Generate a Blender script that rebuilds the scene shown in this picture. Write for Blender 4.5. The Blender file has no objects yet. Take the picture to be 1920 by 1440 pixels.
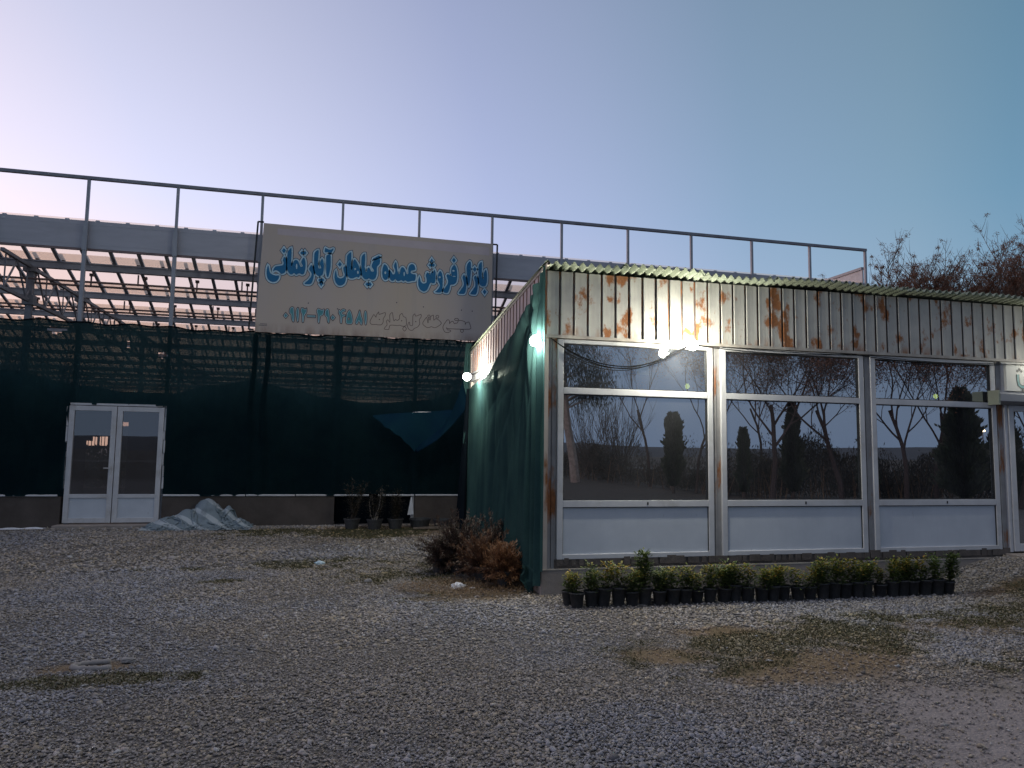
import bpy, bmesh, math, random
import numpy as np
from mathutils import Vector, Matrix
R = math.radians
scene = bpy.context.scene
COL = scene.collection

# ------------------------------------------------------------------ camera
YAW, PITCH, ROLL, FPX = 0.2449, 0.0917, -0.0137, 1377.3
def cam_dir(r2, u2, D):
    c, s = math.cos(ROLL), math.sin(ROLL); r = r2*c+u2*s; u = -r2*s+u2*c
    c, s = math.cos(PITCH), math.sin(PITCH); d = D*c-u*s; z = D*s+u*c
    c, s = math.cos(YAW), math.sin(YAW)
    return Vector((r*c+d*s, -r*s+d*c, z))
cd = bpy.data.cameras.new("camera"); cam = bpy.data.objects.new("camera", cd); COL.objects.link(cam)
cd.sensor_width = 36; cd.lens = FPX/1920*36; cd.clip_start = .05; cd.clip_end = 3000
rx, ux, fx = cam_dir(1, 0, 0), cam_dir(0, 1, 0), cam_dir(0, 0, 1)
M = Matrix((rx, ux, -fx)).transposed().to_4x4(); M.translation = (0, 0, 1.6)
cam.matrix_world = M
scene.camera = cam

# ------------------------------------------------------------------ world (dusk sky, glow low in the west)
SUN_AZ = R(-50)          # measured from +Y towards +X
w = bpy.data.worlds.new("World"); scene.world = w; w.use_nodes = True
nt = w.node_tree; N = nt.nodes; L = nt.links; N.clear()
def nn(t, **k):
    n = N.new(t)
    for a, b in k.items(): setattr(n, a, b)
    return n
tc = nn('ShaderNodeTexCoord'); nrm = nn('ShaderNodeVectorMath', operation='NORMALIZE')
L.new(tc.outputs['Generated'], nrm.inputs[0])
dt = nn('ShaderNodeVectorMath', operation='DOT_PRODUCT')
L.new(nrm.outputs[0], dt.inputs[0]); dt.inputs[1].default_value = (math.sin(SUN_AZ), math.cos(SUN_AZ), 0)
mr = nn('ShaderNodeMapRange'); mr.inputs[1].default_value = -1; mr.inputs[2].default_value = 1
L.new(dt.outputs['Value'], mr.inputs[0])
rp = nn('ShaderNodeValToRGB'); cr = rp.color_ramp
stops = [(-1, (.16, .22, .33)), (-.5, (.17, .26, .40)), (-.15, (.155, .30, .44)), (-.05, (.21, .345, .48)), (.13, (.255, .38, .55)), (.30, (.36, .45, .67)),
         (.44, (.43, .50, .76)), (.62, (.60, .64, .88)), (.75, (.72, .74, .98)), (.84, (.88, .82, 1.0)), (.93, (1.15, .97, 1.05)), (1, (1.45, 1.1, .98))]
e = cr.elements; e[0].position = 0; e[0].color = (*stops[0][1], 1); e[1].position = 1; e[1].color = (*stops[-1][1], 1)
for p, c in stops[1:-1]:
    q = e.new((p+1)/2); q.color = (*c, 1)
L.new(mr.outputs[0], rp.inputs[0])
sp = nn('ShaderNodeSeparateXYZ'); L.new(nrm.outputs[0], sp.inputs[0])
m1 = nn('ShaderNodeMath', operation='SUBTRACT'); L.new(sp.outputs['Z'], m1.inputs[0]); m1.inputs[1].default_value = .34
m2 = nn('ShaderNodeMath', operation='MULTIPLY'); L.new(m1.outputs[0], m2.inputs[0]); m2.inputs[1].default_value = -1.25
m3 = nn('ShaderNodeMath', operation='EXPONENT'); L.new(m2.outputs[0], m3.inputs[0])
m4 = nn('ShaderNodeMath', operation='MINIMUM'); L.new(m3.outputs[0], m4.inputs[0]); m4.inputs[1].default_value = 1.25
zb = nn('ShaderNodeMapRange', interpolation_type='SMOOTHSTEP'); zb.inputs[1].default_value = .56; zb.inputs[2].default_value = .85; L.new(sp.outputs['Z'], zb.inputs[0])
zm = nn('ShaderNodeMix', data_type='RGBA'); L.new(zb.outputs[0], zm.inputs['Factor'])
s0 = nn('ShaderNodeVectorMath', operation='SCALE'); L.new(rp.outputs['Color'], s0.inputs[0]); L.new(m4.outputs[0], s0.inputs['Scale'])
L.new(s0.outputs[0], zm.inputs['A']); zm.inputs['B'].default_value = (.62, .60, .66, 1)
sc1 = nn('ShaderNodeVectorMath', operation='SCALE'); L.new(zm.outputs['Result'], sc1.inputs[0]); sc1.inputs['Scale'].default_value = 1
# warm band close to the horizon on the sunset side, dusky mauve opposite
hz = nn('ShaderNodeMapRange'); hz.inputs[1].default_value = .30; hz.inputs[2].default_value = 0.0; L.new(sp.outputs['Z'], hz.inputs[0])
hw = nn('ShaderNodeMapRange'); hw.inputs[1].default_value = .2; hw.inputs[2].default_value = 1.0; hw.inputs[3].default_value = .15; L.new(dt.outputs['Value'], hw.inputs[0])
hm = nn('ShaderNodeMath', operation='MULTIPLY'); L.new(hz.outputs[0], hm.inputs[0]); L.new(hw.outputs[0], hm.inputs[1])
mixw = nn('ShaderNodeMix', data_type='RGBA'); L.new(hm.outputs[0], mixw.inputs['Factor'])
L.new(sc1.outputs[0], mixw.inputs['A']); 
wr = nn('ShaderNodeValToRGB'); L.new(mr.outputs[0], wr.inputs[0])
wr.color_ramp.elements[0].color = (.22, .25, .36, 1); wr.color_ramp.elements[1].color = (1.35, .75, .45, 1)
L.new(wr.outputs[0], mixw.inputs['B'])
sky = nn('ShaderNodeTexSky', sky_type='NISHITA'); sky.sun_disc = False
sky.sun_elevation = R(1.0); sky.sun_rotation = SUN_AZ
b1 = nn('ShaderNodeBackground'); L.new(mixw.outputs['Result'], b1.inputs[0]); b1.inputs[1].default_value = 1.0
b2 = nn('ShaderNodeBackground'); L.new(sky.outputs[0], b2.inputs[0]); b2.inputs[1].default_value = .01
ad = nn('ShaderNodeAddShader'); L.new(b1.outputs[0], ad.inputs[0]); L.new(b2.outputs[0], ad.inputs[1])
wo = nn('ShaderNodeOutputWorld'); L.new(ad.outputs[0], wo.inputs[0])

# ------------------------------------------------------------------ sun (already at the horizon: weak, soft, pink)
sl = bpy.data.lights.new("sun", 'SUN'); sl.energy = .28; sl.angle = R(25); sl.color = (1, .62, .55)
so = bpy.data.objects.new("sun", sl); COL.objects.link(so)
sd = Vector((math.sin(SUN_AZ)*math.cos(R(5)), math.cos(SUN_AZ)*math.cos(R(5)), math.sin(R(5))))
so.rotation_euler = sd.to_track_quat('Z', 'Y').to_euler()

vs = scene.view_settings; scene.display_settings.display_device = 'sRGB'
vs.view_transform = 'Standard'; vs.look = 'None'; vs.exposure = 0; vs.gamma = 1
cy = scene.cycles
cy.max_bounces = 6; cy.diffuse_bounces = 3; cy.glossy_bounces = 3; cy.transmission_bounces = 4; cy.transparent_max_bounces = 20
cy.caustics_reflective = False; cy.caustics_refractive = False; cy.sample_clamp_indirect = 4
try: cy.use_denoising = True
except Exception: pass

# ------------------------------------------------------------------ helpers
rnd = random.Random(7)
class MB:
    """collects geometry, linked as one mesh object"""
    def __init__(s): s.v = []; s.f = []
    def add(s, vs_, fs_):
        b = len(s.v); s.v.extend(vs_); s.f.extend([tuple(b+i for i in f) for f in fs_]); return s
    def box(s, x0, x1, y0, y1, z0, z1):
        return s.add([(x0,y0,z0),(x1,y0,z0),(x1,y1,z0),(x0,y1,z0),(x0,y0,z1),(x1,y0,z1),(x1,y1,z1),(x0,y1,z1)],
                     [(0,3,2,1),(4,5,6,7),(0,1,5,4),(1,2,6,5),(2,3,7,6),(3,0,4,7)])
    def quad(s, a, b, c, d): return s.add([a,b,c,d], [(0,1,2,3)])
    def bar(s, p, q, w_, h_, up=(0,0,1)):
        p, q = Vector(p), Vector(q); d = (q-p).normalized(); u = Vector(up)
        if abs(d.dot(u)) > .98: u = Vector((1,0,0))
        r = d.cross(u).normalized(); u = r.cross(d)
        vs_ = []
        for e_ in (p, q):
            for a, b in ((-1,-1),(1,-1),(1,1),(-1,1)): vs_.append(tuple(e_+r*(a*w_/2)+u*(b*h_/2)))
        return s.add(vs_, [(0,1,2,3),(7,6,5,4),(0,4,5,1),(1,5,6,2),(2,6,7,3),(3,7,4,0)])
    def tube(s, pts, rad, n=8, cap=True):
        pts = [Vector(p) for p in pts]; m = len(pts); vs_ = []
        if not hasattr(rad, '__len__'): rad = [rad]*m
        prev = None
        for i in range(m):
            d = (pts[min(i+1,m-1)]-pts[max(i-1,0)])
            d = d.normalized() if d.length > 1e-9 else Vector((0,0,1))
            if prev is None:
                u = Vector((0,0,1)) if abs(d.z) < .9 else Vector((1,0,0)); r = d.cross(u).normalized()
            else:
                r = (prev-d*prev.dot(d)); r = r.normalized() if r.length > 1e-6 else d.orthogonal().normalized()
            prev = r; u = r.cross(d)
            for k in range(n):
                a = 2*math.pi*k/n; vs_.append(tuple(pts[i]+(r*math.cos(a)+u*math.sin(a))*rad[i]))
        fs_ = []
        for i in range(m-1):
            for k in range(n):
                k2 = (k+1) % n; fs_.append((i*n+k, i*n+k2, (i+1)*n+k2, (i+1)*n+k))
        if cap: fs_ += [tuple(range(n))[::-1], tuple(range((m-1)*n, m*n))]
        return s.add(vs_, fs_)
    def lathe(s, prof, cx, cy_, z0=0, n=16):
        m = len(prof); vs_ = []
        for r, z in prof:
            for k in range(n):
                a = 2*math.pi*k/n; vs_.append((cx+r*math.cos(a), cy_+r*math.sin(a), z0+z))
        fs_ = []
        for i in range(m-1):
            for k in range(n):
                k2 = (k+1) % n; fs_.append((i*n+k, i*n+k2, (i+1)*n+k2, (i+1)*n+k))
        return s.add(vs_, fs_)
    def grid(s, fn, nu, nv):
        vs_ = [fn(i/nu, j/nv) for j in range(nv+1) for i in range(nu+1)]
        return s.add(vs_, [(j*(nu+1)+i, j*(nu+1)+i+1, (j+1)*(nu+1)+i+1, (j+1)*(nu+1)+i) for j in range(nv) for i in range(nu)])
    def build(s, name, m, parent=None, smooth=False, bevel=0, solid=0):
        me = bpy.data.meshes.new(name); me.from_pydata(s.v, [], s.f)
        if smooth: me.polygons.foreach_set('use_smooth', [True]*len(me.polygons))
        me.update()
        o = bpy.data.objects.new(name, me); COL.objects.link(o)
        if m: me.materials.append(m)
        if parent: o.parent = parent
        if bevel:
            b = o.modifiers.new('bevel', 'BEVEL'); b.width = bevel; b.segments = 2; b.limit_method = 'ANGLE'
        if solid:
            b = o.modifiers.new('solid', 'SOLIDIFY'); b.thickness = solid
        return o
def tag(o, label=None, cat=None, group=None, kind=None):
    if label: o['label'] = label
    if cat: o['category'] = cat
    if group: o['group'] = group
    if kind: o['kind'] = kind
    return o
def thing(name, label, cat, loc=(0,0,0), group=None):
    o = bpy.data.objects.new(name, None); COL.objects.link(o); o.location = loc; o.empty_display_size = .2
    return tag(o, label, cat, group)
def copy_tree(o, parent=None):
    c = o.copy(); COL.objects.link(c); c.parent = parent
    for ch in list(o.children): copy_tree(ch, c)
    return c
# numpy value noise
def _h(ix, iy, sd_):
    n = (ix*374761393 + iy*668265263 + sd_*1442695041) & 0xffffffff
    n = ((n ^ (n >> 13))*1274126177) & 0xffffffff
    return ((n ^ (n >> 16)) & 0xffff)/65535.
def vnoise(x, y, sd_=0):
    x = np.asarray(x, float); y = np.asarray(y, float)
    ix = np.floor(x).astype(np.int64); iy = np.floor(y).astype(np.int64); fx_ = x-ix; fy_ = y-iy
    fx_ = fx_*fx_*(3-2*fx_); fy_ = fy_*fy_*(3-2*fy_)
    a = _h(ix,iy,sd_); b = _h(ix+1,iy,sd_); c = _h(ix,iy+1,sd_); d = _h(ix+1,iy+1,sd_)
    return (a*(1-fx_)+b*fx_)*(1-fy_)+(c*(1-fx_)+d*fx_)*fy_
def fbm(x, y, sd_=0, o=4):
    t = 0; a = .5; s_ = 0
    for k in range(o):
        t = t+a*vnoise(x*2**k, y*2**k, sd_+k); s_ += a; a *= .5
    return t/s_
def sstep(a, b, x):
    t = np.clip((x-a)/(b-a), 0, 1); return t*t*(3-2*t)

# ------------------------------------------------------------------ materials
def newmat(name):
    m = bpy.data.materials.new(name); m.use_nodes = True; m.node_tree.nodes.clear(); return m
class G:
    def __init__(s, m): s.t = m.node_tree; s.out = s.n('ShaderNodeOutputMaterial')
    def n(s, t, **k):
        q = s.t.nodes.new(t)
        for a, b in k.items(): setattr(q, a, b)
        return q
    def l(s, a, b): s.t.links.new(a, b)
    def coord(s, scale=(1,1,1), kind='Object'):
        c = s.n('ShaderNodeTexCoord'); mp = s.n('ShaderNodeMapping'); mp.inputs['Scale'].default_value = scale
        s.l(c.outputs[kind], mp.inputs[0]); return mp.outputs[0]
    def noise(s, vec, sc, det=5, rough=.6):
        q = s.n('ShaderNodeTexNoise'); q.inputs['Scale'].default_value = sc; q.inputs['Detail'].default_value = det
        q.inputs['Roughness'].default_value = rough; s.l(vec, q.inputs['Vector']); return q.outputs['Fac']
    def ramp(s, fac, a, b, ca=(0,0,0), cb=(1,1,1)):
        q = s.n('ShaderNodeValToRGB'); q.color_ramp.elements[0].position = a; q.color_ramp.elements[1].position = b
        q.color_ramp.elements[0].color = (*ca, 1); q.color_ramp.elements[1].color = (*cb, 1); s.l(fac, q.inputs[0]); return q.outputs[0]
    def mix(s, f, a, b):
        q = s.n('ShaderNodeMix', data_type='RGBA')
        if hasattr(f, 'links'): s.l(f, q.inputs['Factor'])
        else: q.inputs['Factor'].default_value = f
        for nm, c in (('A', a), ('B', b)):
            if hasattr(c, 'links'): s.l(c, q.inputs[nm])
            else: q.inputs[nm].default_value = (*c, 1)
        return q.outputs['Result']
    def bsdf(s, col, rough=.6, metal=0, spec=.4):
        q = s.n('ShaderNodeBsdfPrincipled')
        if hasattr(col, 'links'): s.l(col, q.inputs['Base Color'])
        else: q.inputs['Base Color'].default_value = (*col, 1)
        if hasattr(rough, 'links'): s.l(rough, q.inputs['Roughness'])
        else: q.inputs['Roughness'].default_value = rough
        q.inputs['Metallic'].default_value = metal; q.inputs['Specular IOR Level'].default_value = spec
        return q
    def bump(s, b, fac, st=.3, d=.01):
        q = s.n('ShaderNodeBump'); q.inputs['Strength'].default_value = st; q.inputs['Distance'].default_value = d
        s.l(fac, q.inputs['Height']); s.l(q.outputs[0], b.inputs['Normal'])
def mat(name, c1, c2=None, sc=6, rough=.6, metal=0, stretch=(1,1,1), bump=.15, bd=.004, lo=.35, hi=.7, grime=None, spec=.4, det=6):
    m = newmat(name); g = G(m); v = g.coord(stretch); c2 = c2 or tuple(x*.7 for x in c1)
    f = g.noise(v, sc, det); col = g.mix(g.ramp(f, lo, hi), c1, c2)
    if grime:
        f2 = g.noise(v, sc*.35, 8, .7); col = g.mix(g.ramp(f2, .52, .72), col, grime)
    b = g.bsdf(col, rough, metal, spec)
    if bump: g.bump(b, g.noise(v, sc*6, 3), bump, bd)
    g.l(b.outputs[0], g.out.inputs[0]); return m

M_upvc = mat('white_plastic', (.53,.53,.55), (.43,.43,.45), 3, .35, grime=(.33,.31,.29), bump=.03)
M_upvc_panel = newmat('white_ribbed_panel')
def _m():
    g = G(M_upvc_panel); v = g.coord()
    wv = g.n('ShaderNodeTexWave', bands_direction='X'); wv.inputs['Scale'].default_value = 3.3; g.l(v, wv.inputs[0])
    st = g.noise(g.coord((1,1,.25)), 22, 3); spots = g.ramp(st, .70, .76)
    col = g.mix(g.ramp(g.noise(v, 2.5), .3, .7), (.50,.53,.585), (.43,.46,.515)); col = g.mix(g.ramp(wv.outputs['Fac'], .0, .04, (.12,.12,.12), (0,0,0)), col, (.40,.42,.46))
    col = g.mix(spots, col, (.36,.37,.40))
    b = g.bsdf(col, .45); g.l(b.outputs[0], g.out.inputs[0])
_m()
def rusty(name, base, base2, thr=(.60,.68), sc=2.6, stretch=(1,1,.45), rough=.5, dark=(.10,.035,.018), light=(.36,.15,.055), metal=.0):
    m = newmat(name); g = G(m); v = g.coord(stretch); v0 = g.coord()
    col = g.mix(g.ramp(g.noise(v0, 5, 6), .35, .7), base, base2)
    pale = g.ramp(g.noise(g.coord((1,1,.12)), 14, 4), .5, .75); col = g.mix(pale, col, tuple(x*.82 for x in base))
    rf = g.ramp(g.noise(v, sc, 9, .62), *thr); rc = g.mix(g.noise(v0, 30, 4), dark, light)
    if name.startswith('rusty_galv'):
        sz = g.n('ShaderNodeSeparateXYZ'); g.l(v0, sz.inputs[0]); me_ = g.n('ShaderNodeMapRange'); me_.inputs[1].default_value = 3.10; me_.inputs[2].default_value = 2.97; g.l(sz.outputs['Z'], me_.inputs[0])
        mu = g.n('ShaderNodeMath', operation='MULTIPLY'); g.l(me_.outputs[0], mu.inputs[0]); g.l(g.ramp(g.noise(g.coord((1,1,.3)), 7, 5), .5, .68), mu.inputs[1])
        mxx = g.n('ShaderNodeMath', operation='MAXIMUM'); g.l(rf, mxx.inputs[0]); g.l(mu.outputs[0], mxx.inputs[1]); rf = mxx.outputs[0]
    sm = g.ramp(g.noise(v0, 13, 6, .7), .66, .72); col = g.mix(sm, col, (.30,.24,.20))
    col = g.mix(rf, col, rc)
    b = g.bsdf(col, g.ramp(rf, 0, 1, (rough,)*3, (.9,)*3), metal); g.bump(b, g.noise(v0, 60, 4), .25, .004)
    g.l(b.outputs[0], g.out.inputs[0]); return m
M_fascia = rusty('rusty_galvanised_sheet', (.40,.39,.365), (.32,.315,.30), (.545,.615), 4.6, (1,1,.62))
M_fascia_side = rusty('sunset_tinted_side_sheet', (.55,.46,.46), (.46,.38,.38), (.60,.72))  # pink sunset light on the west side is mixed into this base colour
M_seam = rusty('rusty_seam', (.16,.13,.12), (.10,.06,.05), (.45,.60), 5)
M_post = rusty('rusty_post_paint', (.30,.29,.29), (.22,.21,.21), (.52,.60), 4, (1,1,.3))
M_cornerpost = rusty('lit_tinted_corner_post', (.52,.46,.42), (.45,.38,.34), (.50,.58), 3, (1,1,.25))  # the lit flange's pale pink is put into the post colour
M_ghpost = mat('galvanised_post', (.34,.35,.38), (.26,.27,.30), 8, .5, .2, (1,1,.3), .1)
M_steel = mat('dark_steel', (.24,.25,.28), (.17,.17,.20), 5, .55, .2)
M_gutter = mat('gutter_steel', (.36,.40,.47), (.28,.31,.37), 3, .55, .2)
M_pipe = mat('primed_pipe', (.22,.155,.15), (.14,.11,.11), 5, .6)
M_band = mat('slatted_band', (.42,.42,.46), (.36,.36,.40), 1.4, .5, stretch=(1,1,5), bump=.08, grime=(.33,.33,.36))
M_concrete = mat('concrete', (.30,.26,.24), (.22,.19,.17), 3, .9, bump=.5, bd=.01, grime=(.17,.14,.12))
M_lowwall = mat('brown_render', (.085,.07,.063), (.055,.045,.04), 2.2, .95, bump=.5, bd=.01)
M_mortar = mat('dark_mortar', (.12,.10,.09), (.07,.06,.055), 5, .95, bump=.6, bd=.01)
M_dark = mat('dark_interior', (.035,.037,.04), (.02,.02,.022), 2, .9, bump=0)
M_roof = mat('pale_green_corrugated_sheet', (.30,.34,.26), (.17,.20,.15), 2.5, .6, stretch=(1,.3,1), grime=(.14,.15,.11), bump=.2)
M_roofrim = mat('flashing', (.40,.37,.33), (.25,.22,.2), 6, .5)
M_sign = None
M_black = mat('black_rubber', (.016,.016,.018), (.03,.03,.032), 20, .5, bump=.05)
M_cable = mat('cable_sheath', (.006,.006,.007), None, 20, .9, bump=0, spec=.1)
M_pot = mat('black_plastic_pot', (.030,.031,.034), (.055,.055,.058), 25, .55, bump=.1)
M_soil = mat('soil', (.05,.038,.028), (.025,.02,.015), 40, .95, bump=.8)
M_bark = mat('bark', (.075,.058,.05), (.04,.032,.03), 14, .95, stretch=(1,1,.3), bump=.6)
M_barkred = mat('reddish_bark', (.065,.045,.042), (.035,.027,.027), 14, .95, bump=.4)
M_branch = mat('warm_brown_twig', (.17,.115,.085), (.10,.07,.055), 14, .9, bump=.3)
M_palebark = mat('pale_bark', (.34,.30,.27), (.20,.17,.15), 6, .9, bump=.3)
M_blind = mat('grey_shutter_box', (.25,.26,.29), (.21,.22,.25), 4, .45)
M_blindend = mat('cream_end_cap', (.33,.35,.27), (.27,.28,.22), 6, .6)
M_wood = mat('weathered_timber', (.16,.13,.10), (.09,.07,.06), 12, .9)
M_litter = mat('white_plastic_film', (.72,.74,.80), (.55,.57,.62), 9, .35)
M_stone = mat('pale_stone', (.26,.25,.25), (.18,.17,.17), 9, .9, bump=.6)

def leafmat(name, cols, trans=.25):
    m = newmat(name); g = G(m)
    oi = g.n('ShaderNodeNewGeometry'); q = g.n('ShaderNodeValToRGB'); el = q.color_ramp.elements
    q.color_ramp.interpolation = 'LINEAR'
    el[0].color = (*cols[0],1); el[1].color = (*cols[-1],1)
    for i, c in enumerate(cols[1:-1]): el.new((i+1)/(len(cols)-1)).color = (*c,1)
    g.l(oi.outputs['Random Per Island'], q.inputs[0])
    b = g.bsdf(q.outputs[0], .5); tr = g.n('ShaderNodeBsdfTranslucent'); g.l(q.outputs[0], tr.inputs[0])
    mx = g.n('ShaderNodeMixShader'); mx.inputs[0].default_value = trans; g.l(b.outputs[0], mx.inputs[1]); g.l(tr.outputs[0], mx.inputs[2])
    g.l(mx.outputs[0], g.out.inputs[0]); return m
M_leaf = leafmat('glossy_green_leaf', [(.065,.10,.026), (.10,.14,.034), (.04,.07,.022), (.13,.155,.036)])
M_leaftip = leafmat('yellow_leaf_tip', [(.20,.19,.035), (.36,.26,.035), (.13,.17,.035), (.30,.17,.03)])
M_dry = leafmat('dry_brown_foliage', [(.17,.085,.05), (.10,.05,.035), (.22,.12,.065), (.07,.04,.03)])
M_drydark = leafmat('dry_dark_foliage', [(.09,.05,.042), (.05,.032,.028), (.06,.055,.04), (.12,.065,.05)])
M_dryorange = leafmat('orange_dry_foliage', [(.27,.135,.065), (.18,.085,.045), (.34,.18,.09), (.13,.065,.04)])
M_drygrass = leafmat('straw', [(.24,.15,.08), (.14,.085,.05), (.30,.21,.12)])
M_seed = leafmat('brown_seed_cluster', [(.24,.115,.075), (.16,.08,.055), (.32,.16,.09), (.19,.095,.07)])
M_cyp = leafmat('dark_conifer', [(.016,.026,.016), (.028,.042,.022), (.012,.018,.014)], .1)
M_euc = leafmat('dark_hanging_leaf', [(.04,.05,.045), (.07,.08,.07), (.03,.035,.03)], .2)
M_scrub = leafmat('winter_scrub', [(.045,.038,.028), (.03,.026,.02), (.06,.05,.035), (.026,.028,.02)], .1)
M_moss = leafmat('moss_tuft', [(.055,.06,.022), (.08,.075,.03), (.04,.045,.02), (.11,.085,.045)], .1)

def netmat(name, col, col2, transp, mesh=True, transl=.35):
    m = newmat(name); g = G(m); v = g.coord()
    c = g.mix(g.ramp(g.noise(v, 1.2, 4), .35, .65), col, col2)
    fine = g.noise(g.coord((1,1,1)), 90, 2); c = g.mix(g.ramp(fine, .4, .6, (0,0,0), (.35,.35,.35)), c, tuple(x*.5 for x in col))
    d = g.n('ShaderNodeBsdfDiffuse'); g.l(c, d.inputs[0]); t = g.n('ShaderNodeBsdfTranslucent'); g.l(c, t.inputs[0])
    mx = g.n('ShaderNodeMixShader'); mx.inputs[0].default_value = transl; g.l(d.outputs[0], mx.inputs[1]); g.l(t.outputs[0], mx.inputs[2])
    o = mx.outputs[0]
    if transp:
        tp = g.n('ShaderNodeBsdfTransparent'); tp.inputs[0].default_value = (.85,1,.97,1)
        m2_ = g.n('ShaderNodeMixShader'); m2_.inputs[0].default_value = transp
        f = g.ramp(g.noise(g.coord((1,1,.2)), .8, 3), .3, .7, (transp*.75,)*3, (transp*1.25,)*3); g.l(f, m2_.inputs[0])
        g.l(o, m2_.inputs[1]); g.l(tp.outputs[0], m2_.inputs[2]); o = m2_.outputs[0]
    g.l(o, g.out.inputs[0]); return m
M_net = netmat('dark_shade_net', (.026,.072,.086), (.018,.052,.068), .048, transl=.80)
M_netopaque = netmat('dense_inner_net', (.009,.013,.019), (.006,.010,.015), 0)
M_drape = netmat('green_shade_net', (.046,.100,.097), (.028,.064,.070), .03)
M_scrap = netmat('blue_green_net', (.014,.055,.08), (.010,.036,.070), .05)
M_tarp = newmat('striped_tarp')
def _m():
    g = G(M_tarp); v = g.coord((1,.6,1)); wv = g.n('ShaderNodeTexWave', bands_direction='DIAGONAL'); wv.inputs['Scale'].default_value = 1.3; wv.inputs['Distortion'].default_value = 2.5
    g.l(v, wv.inputs[0]); col = g.mix(g.ramp(wv.outputs['Fac'], .72, .84), (.16,.205,.24), (.34,.385,.42))
    col = g.mix(g.ramp(g.noise(v, 4, 6), .5, .7), col, (.10,.13,.15))
    b = g.bsdf(col, .6); g.bump(b, g.noise(v, 30, 3), .4, .01); g.l(b.outputs[0], g.out.inputs[0])
_m()
# glass of the shop: coated pane, strong mirror reflection over a dim view inside
def glassmat(name, refl, tint, thr):
    m = newmat(name); g = G(m)
    gl = g.n('ShaderNodeBsdfGlossy'); gl.inputs['Roughness'].default_value = .004; gl.inputs['Color'].default_value = (*refl,1)
    tp = g.n('ShaderNodeBsdfTransparent'); tp.inputs[0].default_value = (*tint,1)
    dust = g.n('ShaderNodeBsdfDiffuse'); dust.inputs[0].default_value = (.32,.33,.36,1)
    lw = g.n('ShaderNodeLayerWeight'); lw.inputs[0].default_value = .35
    f = g.n('ShaderNodeMapRange'); f.inputs[3].default_value = thr; f.inputs[4].default_value = 1; g.l(lw.outputs['Fresnel'], f.inputs[0])
    mx = g.n('ShaderNodeMixShader'); g.l(f.outputs[0], mx.inputs[0]); g.l(tp.outputs[0], mx.inputs[1]); g.l(gl.outputs[0], mx.inputs[2])
    md = g.n('ShaderNodeMixShader'); dn = g.ramp(g.noise(g.coord((1,1,.6)), 3, 8, .75), .35, .8, (.035,)*3, (.10,)*3); g.l(dn, md.inputs[0])
    g.l(mx.outputs[0], md.inputs[1]); g.l(dust.outputs[0], md.inputs[2])
    nb = g.n('ShaderNodeBump'); nb.inputs['Strength'].default_value = .02; nb.inputs['Distance'].default_value = .02; g.l(g.noise(g.coord(), 1.3, 1), nb.inputs['Height']); g.l(nb.outputs[0], gl.inputs['Normal'])
    g.l(md.outputs[0], g.out.inputs[0]); return m
M_glass = glassmat('reflective_pane', (.78,.83,.86), (.25,.28,.25), .62)
M_doorglass = glassmat('door_pane', (.8,.8,.82), (.5,.5,.5), .15)
def glazing():
    m = newmat('greenhouse_glazing'); g = G(m); v = g.coord((1,.4,.4))
    col = g.mix(g.ramp(g.noise(v, .55, 4), .35, .7), (.94,.86,.78), (.88,.82,.80))
    t = g.n('ShaderNodeBsdfTranslucent'); g.l(col, t.inputs[0]); tp = g.n('ShaderNodeBsdfTransparent'); g.l(g.mix(1.0, col, (.97,.87,.76)), tp.inputs[0])
    mx = g.n('ShaderNodeMixShader'); mx.inputs[0].default_value = .68; g.l(t.outputs[0], mx.inputs[1]); g.l(tp.outputs[0], mx.inputs[2])
    g.l(mx.outputs[0], g.out.inputs[0]); return m
M_glaz = glazing()
def emis(name, col, st):
    m = newmat(name); g = G(m); q = g.n('ShaderNodeEmission'); q.inputs[0].default_value = (*col,1); q.inputs[1].default_value = st
    g.l(q.outputs[0], g.out.inputs[0]); return m
M_bulb = emis('lit_bulb', (1,.99,.86), 30)
M_bulbyellow = emis('lit_yellow_bulb', (.85,1,.25), 3.5)
M_farlight = emis('far_lamp', (1,.75,.45), 12)
# ------------------------------------------------------------------ ground
def hgt(x, y):
    x = np.asarray(x, float); y = np.asarray(y, float)
    m_ = .29*sstep(7.3, 8.9, x)*sstep(5.6, 7.7, y)*(1-sstep(9.5, 13, y)*.2)
    u = (fbm(x*.35+3, y*.35, 11, 3)-.5)*.10*sstep(2.0, 3.5, y)*(1-sstep(6.5, 7.4, y)*sstep(1.5, 2.6, x))
    u = u*(1-sstep(14, 15.8, y))*.8
    return m_+u
def ell(x, y, cx, cy_, rx_, ry_, ang=0):
    c, s = math.cos(R(ang)), math.sin(R(ang)); dx = x-cx; dy = y-cy_
    return 1-np.sqrt(((dx*c+dy*s)/rx_)**2+((-dx*s+dy*c)/ry_)**2)
def dirtmask(x, y):
    n = (fbm(x*1.1+5, y*1.1, 3, 4)-.5)+.55*(fbm(x*5+2, y*5, 37, 4)-.5)
    d = np.maximum.reduce([ell(x,y,3.7,5.05,.8,.36,14)*1.3, ell(x,y,2.6,5.62,.42,.24,0)*1.3, ell(x,y,3.5,6.2,.35,.15,0), ell(x,y,5.0,3.8,2.3,1.0,14)*1.5, ell(x,y,3.5,3.2,.8,.6,0), ell(x,y,7.9,7.2,.75,.22,5)*1.2, ell(x,y,1.9,8.5,.7,.6,0),
                           ell(x,y,-1.55,6.03,.28,.12,0), ell(x,y,1.5,15.0,1.8,1.1,0), ell(x,y,6.3,6.0,.9,.3,0)*.5])
    return np.clip(sstep(-.35, .50, d+n*1.5), 0, 1)
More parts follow.
